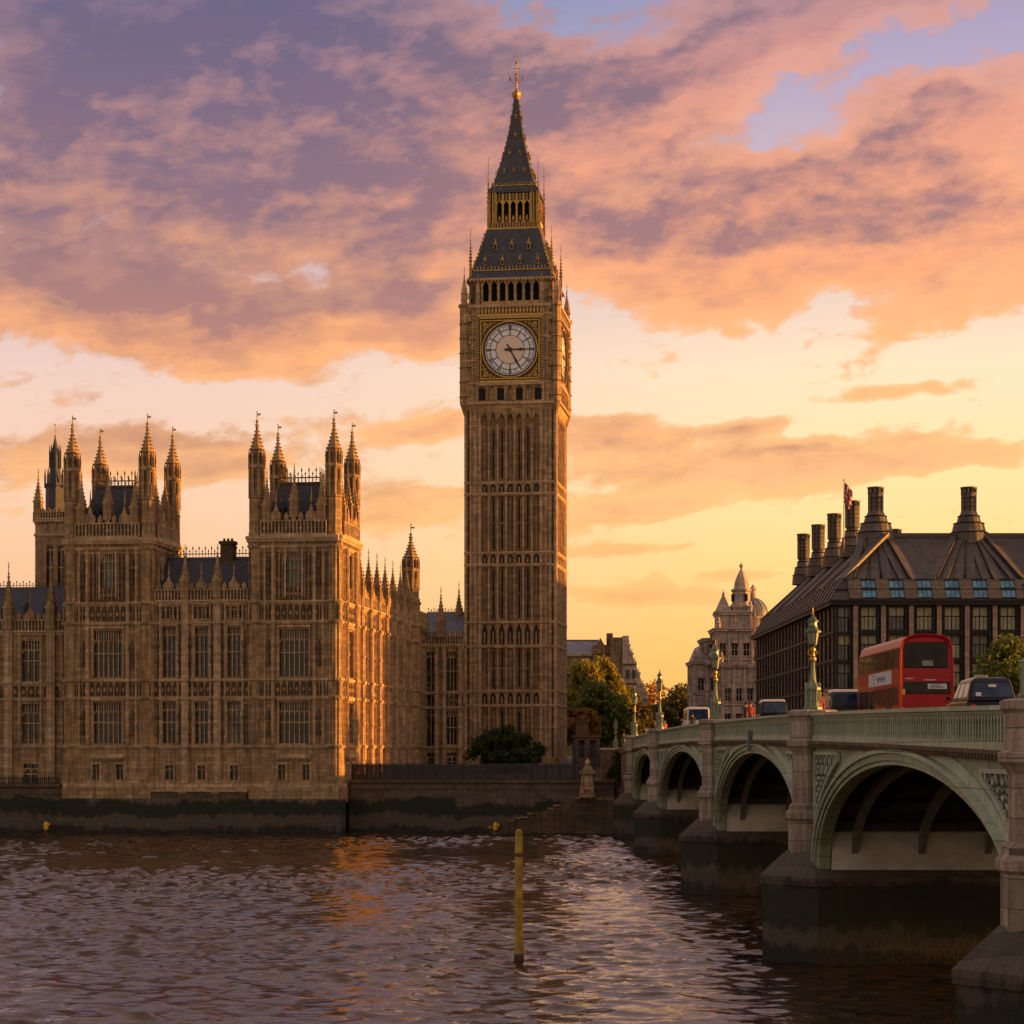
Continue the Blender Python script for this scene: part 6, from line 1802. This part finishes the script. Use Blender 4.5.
# ------------------------------------------------------------------ vehicles
def taxi(name, label, cat, loc, w=1.8, h=1.85, L=4.5, paint='taxi_paint', roofpaint=None, boxy=.0, group=None):
    """car seen from behind: body, cabin, glass all round, wheels, lamps. y=0 is the rear, it drives to +y"""
    t = thing(name, label, cat, loc, 0, group); hw = w / 2; hb = h * .56
    mb = MB(); pr = [(0.05, .35), (0, .55), (.02, hb * .8), (.12, hb), (L * .62, hb + .02), (L * .74, hb - .02), (L * .97, hb - .16), (L, hb - .4), (L, .4), (L - .08, .3)]
    n = len(pr); xs = hw
    vs = [(-xs, y, z) for y, z in pr] + [(xs, y, z) for y, z in pr]
    mb.add(vs, [tuple(range(n)), tuple(range(2 * n - 1, n - 1, -1))] + [(i, n + i, n + (i + 1) % n, (i + 1) % n) for i in range(n)])
    bd = bevel(mb.build('body', paint, t), .09, 3)
    r0, r1 = .08, L * (.66 + boxy * .2); s0, s1 = .30 - boxy * .2, L * (.52 + boxy * .26); tw = hw - .23 + boxy * .12; bw = hw - .04
    mb = MB()
    lay = [(bw, r0, r1, hb - .02), (bw - .02, r0 + .03, r1 - .05, hb + .1), (tw + .03, s0 - .06, s1 + .08, h - .17), (tw - .05, s0 + .05, s1 - .05, h - .05), (tw - .22, s0 + .2, s1 - .25, h)]
    vs = [];
    for (a, ya, yb, z) in lay: vs += [(-a, ya, z), (a, ya, z), (a, yb, z), (-a, yb, z)]
    fs = [];
    for i in range(len(lay) - 1):
        for k in range(4): fs.append((4 * i + k, 4 * i + (k + 1) % 4, 4 * i + 4 + (k + 1) % 4, 4 * i + 4 + k))
    fs += [(3, 2, 1, 0), tuple(4 * len(lay) - 4 + k for k in range(4))]
    mb.add(vs, fs); cb = bevel(mb.build('cabin', paint, t), .10, 4)
    if roofpaint:
        rm = MB(); rm.frus(-tw - .01, tw + .01, s0 - .03, s1 + .04, h - .15, -tw + .06, tw - .06, s0 + .06, s1 - .06, h + .015); bevel(rm.build('roof', roofpaint, t), .05, 3)
    # glass set into the cabin sides, 12 mm proud
    def lerp(z):
        (a0, p0, q0, z0), (a1, p1, q1, z1) = lay[1], lay[2]; f = (z - z0) / (z1 - z0); return a0 + (a1 - a0) * f, p0 + (p1 - p0) * f, q0 + (q1 - q0) * f
    za, zb = hb + .13, h - .21
    (aA, pA, qA), (aB, pB, qB) = lerp(za), lerp(zb)
    def pane(pts, nm):
        g = MB(); c = sum((Vector(p) for p in pts), Vector()) / 4; nrm = (Vector(pts[1]) - Vector(pts[0])).cross(Vector(pts[2]) - Vector(pts[1])).normalized()
        if nrm.dot(c - Vector((0, L * .4, h * .7))) < 0: nrm = -nrm
        o = [Vector(p) + nrm * .014 for p in pts]; i = [Vector(p) - nrm * .03 for p in pts]
        g.add([tuple(p) for p in o + i], [(0, 1, 2, 3), (7, 6, 5, 4), (0, 4, 5, 1), (1, 5, 6, 2), (2, 6, 7, 3), (3, 7, 4, 0)]); return bevel(g.build(nm, 'car_glass', t), .05, 3)
    pane([(-aA + .1, pA, za), (aA - .1, pA, za), (aB - .12, pB, zb), (-aB + .12, pB, zb)], 'rear_window')
    pane([(-aA + .08, qA, za), (aA - .08, qA, za), (aB - .1, qB, zb), (-aB + .1, qB, zb)], 'windscreen')
    for s in (-1, 1):
        m1 = .5; cut = [(.04, .36), (.40, .70), (.74, .95)]
        for (f0, f1) in cut:
            ya0, ya1 = pA + .06 + (qA - pA - .12) * f0, pA + .06 + (qA - pA - .12) * f1; yb0, yb1 = pB + .06 + (qB - pB - .12) * f0, pB + .06 + (qB - pB - .12) * f1
            pane([(s * aA, ya0, za), (s * aA, ya1, za), (s * aB, yb1, zb), (s * aB, yb0, zb)], 'side_window')
    for s in (-1, 1):
        l = MB(); l.box(s * (hw - .2) - .09, s * (hw - .2) + .09, -.03, .05, hb * .62, hb * .9); bevel(l.build('tail_lamp', 'lamp_red', t), .02)
        l = MB(); l.lathe(0, 0, [(.05, -.03), (.12, 0), (.12, .05)], 10); o = l.build('headlight', 'lamp_white', t, (s * (hw - .3), L + .02, hb * .62)); o.rotation_euler = (R(90), 0, 0)
        m = MB(); m.box(0, s * .16, 0, .08, 0, .12); m.box(-s * .06, 0, .02, .06, .02, .06); bevel(m.build('mirror', paint, t, (s * (hw + .03), L * .62, hb + .1)), .02)
        for y in (.85, L - .85):
            wl = MB(); wl.lathe(0, 0, [(.2, -.1), (.32, -.1), (.34, -.06), (.34, .06), (.32, .1), (.2, .1)], 20); o = wl.build('wheel', 'tyre', t, (s * (hw - .1), y, .34)); o.rotation_euler = (0, R(90), 0)
            hb_ = MB(); hb_.lathe(0, 0, [(.04, -.12), (.2, -.105), (.2, .105), (.04, .12)], 14); hb_.build('rim', 'silver', o)
    pl = MB(); pl.box(-.26, .26, -.04, .0, .62, .74); pl.build('number_plate', 'yellow_bright', t)
    bp = MB(); bp.box(-hw + .02, hw - .02, -.09, .1, .36, .54); bevel(bp.build('bumper', 'tyre', t), .03)
    st = MB(); st.box(-.16, .16, pB - .035, pB - .02, zb - .1, zb - .04); 
    return t


def RZ(y): return PT(y) - RD + .005


tx = taxi('taxi', 'dark navy taxi cab driving away behind the red bus at the right', 'taxi', (17.75, 77, RZ(77)), 1.86, 2.02, 4.55)
m = MB(); m.box(-.25, .25, 0, .14, 0, .14); bevel(m.build('roof_sign', 'lamp_glass', tx, (0, 1.9, 2.0)), .03)
m = MB(); m.box(-.14, .14, -.012, 0, 0, .1); m.box(-.62, -.42, -.012, 0, -.34, -.2); o = m.build('window_sticker', 'advert', tx, (0, .115, 1.64)); o.rotation_euler = (R(-14), 0, 0)
m = MB(); m.tube([(0, 0, 0), (0, -.05, .35)], [.012, .008], 5); m.build('aerial', 'black', tx, (.2, .6, 1.98))
taxi('people_carrier', 'boxy dark green people carrier with pale roof just left of the bus', 'car', (17.95, 111.5, RZ(111.5)), 1.75, 2.25, 4.6, 'green_car', 'white_car', .6)
taxi('taxi', 'rounded black cab with cream roof left of the lamp post with gold collar', 'taxi', (17.2, 135, RZ(135)), 1.9, 2.2, 4.5, 'taxi_paint', 'white_car')
taxi('delivery_van', 'tall white van with broad blue rear window, in front of the dark tree', 'van', (17.0, 186, RZ(186)), 2.1, 2.9, 5.4, 'white_car', None, .9)
taxi('small_van', 'tiny white car farthest along the road near the end of the bridge', 'car', (17.2, 247, RZ(247)), 1.75, 2.25, 4.2, 'white_car', None, .5)


def bus():
    t = thing('double_decker_bus', 'red double decker bus with white advert panel driving away across the bridge', 'bus', (19.55, 98, RZ(98)))
    W, L, H = 2.5, 12.2, 4.5; hw = W / 2
    # section rings along the bus: rounded roof, rear leaning in at the top
    mb = MB()
    def ring(y, dz=0, sh=0):
        pts = []
        prof = [(hw, .35), (hw, 2.2), (hw - .01, 3.2), (hw - .05, 3.95), (hw - .14, 4.25), (hw - .32, 4.42), (hw - .62, 4.5), (0, 4.54)]
        full = [(x - sh, z) for x, z in prof]
        pts = [(x, y, z - dz if z > 1 else z) for x, z in full] + [(-x, y, z - dz if z > 1 else z) for x, z in full[-2::-1]]
        return pts
    st = [(.10, .0, .06), (.02, 0, .0), (.04, 0, 0), (L - .5, 0, 0), (L - .1, .12, .05), (L, .3, .16)]
    rings = [ring(.16, .14, .14)] + [ring(.06, .05, .05)] + [ring(.02 + .02, .0, .0)] + [ring(L - .5)] + [ring(L - .12, .08, .05)] + [ring(L, .25, .18)]
    n = len(rings[0]); vs = [p for r in rings for p in r]; fs = []
    # rear panel leans forward a little with height
    vs = [(x, y + (max(0, z - 2.0) * .05 if y < 1 else -max(0, z - 2) * .08 if y > L - 1 else 0), z) for x, y, z in vs]
    for i in range(len(rings) - 1):
        for k in range(n): fs.append((i * n + k, i * n + (k + 1) % n, (i + 1) * n + (k + 1) % n, (i + 1) * n + k))
    fs += [tuple(range(n)), tuple(range((len(rings)) * n - 1, (len(rings) - 1) * n - 1, -1))]
    mb.add(vs, fs); bd = mb.build('body', 'red', t); bevel(bd, .03, 2)
    ry = lambda z: .16 + max(0, z - 2.0) * .05
    def rear(x0, x1, z0, z1, mat, nm, pr=.02, bev=.0):
        g = MB(); a, b = ry(z0), ry(z1)
        g.add([(x0, a - pr, z0), (x1, a - pr, z0), (x1, b - pr, z1), (x0, b - pr, z1), (x0, a + .05, z0), (x1, a + .05, z0), (x1, b + .05, z1), (x0, b + .05, z1)], [(0, 1, 2, 3), (7, 6, 5, 4), (0, 4, 5, 1), (1, 5, 6, 2), (2, 6, 7, 3), (3, 7, 4, 0)])
        o = g.build(nm, mat, t)
        if bev: bevel(o, bev, 4)
        return o
    rear(-hw + .2, hw - .26, 2.95, 4.16, 'bus_glass', 'rear_window', .03, .12)
    rear(-hw + .2, hw - .14, 1.75, 2.32, 'bus_glass', 'engine_grille', .025, .04)
    rear(.05, hw - .32, 1.98, 2.22, 'advert', 'destination_board', .035)['label'] = 'pale smudged board in the lower rear panel'
    g = MB()
    for k in range(3): g.beam((.12 + k * .02, ry(2.1) - .04, 2.02 + k * .06), (.82 - k * .1, ry(2.1) - .042, 2.06 + k * .06), .015, .02)
    g.build('board_lettering', 'bus_glass', t)
    rear(-hw + .55, -hw + .55 + .72, .62, 1.02, 'advert', 'advert_panel'); rear(.12, .55, .62, 1.02, 'advert', 'number_plate')
    rear(-hw + .6, -hw + 1.2, .74, .9, 'advert_ink', 'advert_print', .026)
    rear(-hw + .5, hw - .2, 1.2, 1.24, 'red_dark', 'seam'); rear(-hw + .1, hw - .1, 2.62, 2.66, 'red_dark', 'seam'); rear(-.2, .3, 3.06, 3.3, 'ph_blind2', 'route_box', .04)
    g = MB()
    for (x, wd) in ((-.98, .05), (-.9, .05), (-.84, .08), (-.74, .06), (-.66, .04), (-.1, .06), (-.03, .08), (.07, .05), (.14, .1), (.26, .06), (.34, .07)):
        g.box(x, x + wd, ry(2.45) - .006, ry(2.45), 2.44 if x < -.5 else 2.38, 2.49 if x < -.5 else 2.43)
    g.build('lettering', 'advert', t)
    for s in (-1, 1):
        for z in (.95, 1.25, 1.55): rear(s * (hw - .13) - .06, s * (hw - .13) + .06, z, z + .16, 'lamp_red' if z > 1.2 else 'lamp_white', 'tail_lamp', .03, .02)
    rear(-hw + .03, -hw + .25, 1.72, 1.98, 'yellow_bright', 'exit_sign', .03)
    # side panels
    for s in (-1, 1):
        def side(y0, y1, z0, z1, mat, nm, pr=.012):
            g = MB(); x = s * hw; lean = lambda z: s * (-.05 * max(0, (z - 3.2) / .75))
            g.add([(x + lean(z0) + s * pr, y0, z0), (x + lean(z0) + s * pr, y1, z0), (x + lean(z1) + s * pr, y1, z1), (x + lean(z1) + s * pr, y0, z1), (x - s * .08, y0, z0), (x - s * .08, y1, z0), (x - s * .08, y1, z1), (x - s * .08, y0, z1)],
                  [(0, 1, 2, 3), (7, 6, 5, 4), (0, 4, 5, 1), (1, 5, 6, 2), (2, 6, 7, 3), (3, 7, 4, 0)])
            return g.build(nm, mat, t)
        for k in range(7): side(.55 + k * 1.58, 2.02 + k * 1.58, 3.02, 3.9, 'bus_glass', 'upper_window')
        for k in range(7):
            if s < 0 and k in (1, 4): side(.7 + k * 1.55, 2.0 + k * 1.55, .5, 2.1, 'bus_glass', 'door')
            else: side(.7 + k * 1.55, 2.05 + k * 1.55, 1.25, 2.1, 'bus_glass', 'lower_window')
        side(2.2, 8.4, 2.28, 2.92, 'advert', 'advert_panel', .02)
        g = MB()
        for k in range(9): g.box(s * (hw + .022), s * (hw + .03), 3.8 + k * .28, 4.0 + k * .28, 2.42 + .08 * (k % 3), 2.66 + .05 * (k % 2))
        g.box(s * (hw + .022), s * (hw + .03), 6.9, 7.0, 2.34, 2.86); g.build('advert_print', 'advert_ink', t)
        side(.3, L - .4, 2.18, 2.24, 'red_dark', 'trim'); side(.3, L - .4, 2.95, 2.99, 'red_dark', 'trim')
        for y in (2.6, L - 2.4):
            wl = MB(); wl.lathe(0, 0, [(.3, -.14), (.46, -.14), (.5, -.08), (.5, .1), (.46, .14), (.3, .14)], 24); o = wl.build('wheel', 'tyre', t, (s * (hw - .1), y, .5)); o.rotation_euler = (0, R(90), 0)
            q = MB(); q.lathe(0, 0, [(.08, -.16), (.3, -.145), (.3, .145), (.08, .16)], 16); q.build('rim', 'silver', o)
    f = MB(); f.box(-hw + .15, hw - .15, L - .12, L + .02, 1.3, 2.3); f.build('windscreen', 'bus_glass', t); f = MB(); f.box(-hw + .15, hw - .15, L - .3, L - .1, 3.0, 3.9); f.build('upper_windscreen', 'bus_glass', t)
    return t


bus()


# ------------------------------------------------------------------ people on the pavement
def person(label, loc, rz, top, legs, hair='hair_dark', h=1.72, stride=.25, arm=.1, group='people walking on the bridge'):
    t = tag(link('person', None, None, loc, rz), label, 'person', group)
    s = h / 1.72
    P = {'pel': (0, 0, .93, .135), 'ab': (0, 0, 1.08, .13), 'ch': (0, .01, 1.3, .155), 'nk': (0, .01, 1.47, .055), 'hd': (0, .03, 1.56, .085), 'hd2': (0, .035, 1.66, .078),
         'sl': (-.17, 0, 1.4, .065), 'el': (-.23, -.06 - arm, 1.13, .045), 'wl': (-.22, .04 - arm, .9, .033), 'fl': (-.22, .07 - arm, .8, .03),
         'sr': (.17, 0, 1.4, .065), 'er': (.23, .02 + arm, 1.13, .045), 'wr': (.22, .14 + arm, .92, .033), 'fr': (.22, .18 + arm, .83, .03),
         'hl': (-.09, 0, .88, .095), 'kl': (-.1, stride * .5, .49, .06), 'al': (-.1, stride * .8, .09, .042), 'tl': (-.1, stride * .8 + .16, .04, .035),
         'hr': (.09, 0, .88, .095), 'kr': (.1, -stride * .2, .49, .06), 'ar': (.1, -stride * .9, .11, .042), 'tr': (.1, -stride * .9 + .15, .04, .035)}
    E_ = [('pel', 'ab'), ('ab', 'ch'), ('ch', 'nk'), ('nk', 'hd'), ('hd', 'hd2'), ('ch', 'sl'), ('sl', 'el'), ('el', 'wl'), ('wl', 'fl'), ('ch', 'sr'), ('sr', 'er'), ('er', 'wr'), ('wr', 'fr'),
          ('pel', 'hl'), ('hl', 'kl'), ('kl', 'al'), ('al', 'tl'), ('pel', 'hr'), ('hr', 'kr'), ('kr', 'ar'), ('ar', 'tr')]
    ks = list(P); me = bpy.data.meshes.new('person_body')
    me.from_pydata([tuple(c * s for c in P[k][:3]) for k in ks], [(ks.index(a), ks.index(b)) for a, b in E_], [])
    o = link('body', me, t); md = o.modifiers.new('skin', 'SKIN'); me.skin_vertices[0].data[0].use_root = True
    for i, k in enumerate(ks): me.skin_vertices[0].data[i].radius = (P[k][3] * s,) * 2
    sb = o.modifiers.new('sub', 'SUBSURF'); sb.levels = sb.render_levels = 1
    dg = bpy.context.evaluated_depsgraph_get(); me2 = bpy.data.meshes.new_from_object(o.evaluated_get(dg)); o.modifiers.clear(); o.data = me2; bpy.data.meshes.remove(me)
    me2.materials.clear()
    for k in ('skin', top, legs, 'cloth_black'): me2.materials.append(M[k])
    for p in me2.polygons:
        c = p.center / s; p.use_smooth = True
        p.material_index = 3 if c.z < .1 else 2 if c.z < .92 and abs(c.x) < .19 else (0 if c.z > 1.46 or c.z < .93 and abs(c.x) > .17 else 1)
    hr = MB(); hr.lathe(0, .015 * s, [(.075 * s, 1.60 * s), (.1 * s, 1.66 * s), (.09 * s, 1.73 * s), (.05 * s, 1.77 * s)], 10); hr.build('hair', hair, t, smooth=True)
    nf = MB(); nf.box(-.012 * s, .012 * s, .10 * s, .135 * s, 1.585 * s, 1.63 * s)
    for q in (-1, 1): nf.box(q * .035 * s - .012, q * .035 * s + .012, .1 * s, .118 * s, 1.635 * s, 1.65 * s)
    nf.build('face', 'skin', t)
    return t


def pz(y): return PT(y) - RD + .125


PEOPLE = [('person in an orange jacket walking near the far end of the bridge', 14.55, 193, 'cloth_orange', 'denim', 'hair_fair'),
          ('person in a red coat left of the cream-roofed black cab', 14.6, 126, 'cloth_red', 'denim', 'hair_dark'),
          ('person in dark clothes just behind the red-coated walker', 14.75, 129.5, 'cloth_navy', 'cloth_black', 'hair_dark'),
          ('person in a beige coat just left of the green people carrier', 15.0, 98.9, 'cloth_beige', 'cloth_navy', 'hair_fair'),
          ('person in a red top just right of the gold-collared lamp post', 14.5, 97.6, 'cloth_red', 'cloth_black', 'hair_fair'),
          ('person in a black coat beside the white van', 14.6, 165, 'cloth_black', 'cloth_black', 'hair_dark')]
for i, (lab, x, y, tp, lg, hr) in enumerate(PEOPLE):
    person(lab, (x, y, pz(y)), R(180 if i % 3 == 1 else 0), tp, lg, hr, 1.68 + .04 * (i % 4), .22 + .05 * (i % 3), .06)
person('person in dark coat by the pavement railing beyond the bridge', (14.1, 252, pz(252)), R(20), 'cloth_black', 'denim', 'hair_dark')
person('person in beige coat walking beyond the bridge end', (14.5, 258, pz(258)), R(-20), 'cloth_beige', 'denim', 'hair_fair')


# ------------------------------------------------------------------ markers in the river
t = thing('mooring_post', 'tall worn yellow post standing alone in the river', 'post', (.60, 91.5, -3)); m = MB()
m.lathe(0, 0, [(.19, 0), (.185, 2.9), (.175, 8.4), (.155, 8.45), (.15, 8.7), (.05, 8.78)], 14)
m.build('pile', 'yellow', t, smooth=False); m = MB(); m.lathe(0, 0, [(.2, 7.6), (.21, 7.65), (.2, 7.75)], 14); m.lathe(.0, .0, [(.2, 3.0), (.23, 3.1), (.23, 3.3), (.19, 3.4)], 14); m.build('collar', 'stone_dark', t)
for lab, x, y in (('short yellow marker post at the foot of the far left tidal wall', -51.0, 235.2), ('short yellow marker post at the foot of the stone stairs', -1.05, 233.0)):
    t = thing('channel_marker', lab, 'marker', (x, y, -2.5), 0, 'yellow channel markers'); m = MB(); m.lathe(0, 0, [(.14, 0), (.14, 3.0)], 8); m.build('stake', 'stone_dark', t)
    m = MB(); m.lathe(0, 0, [(.2, 2.85), (.26, 2.9), (.26, 3.5), (.1, 3.75)], 10); m.box(.0, .42, -.06, .06, 3.3, 3.6); m.build('top_mark', 'yellow_bright', t)
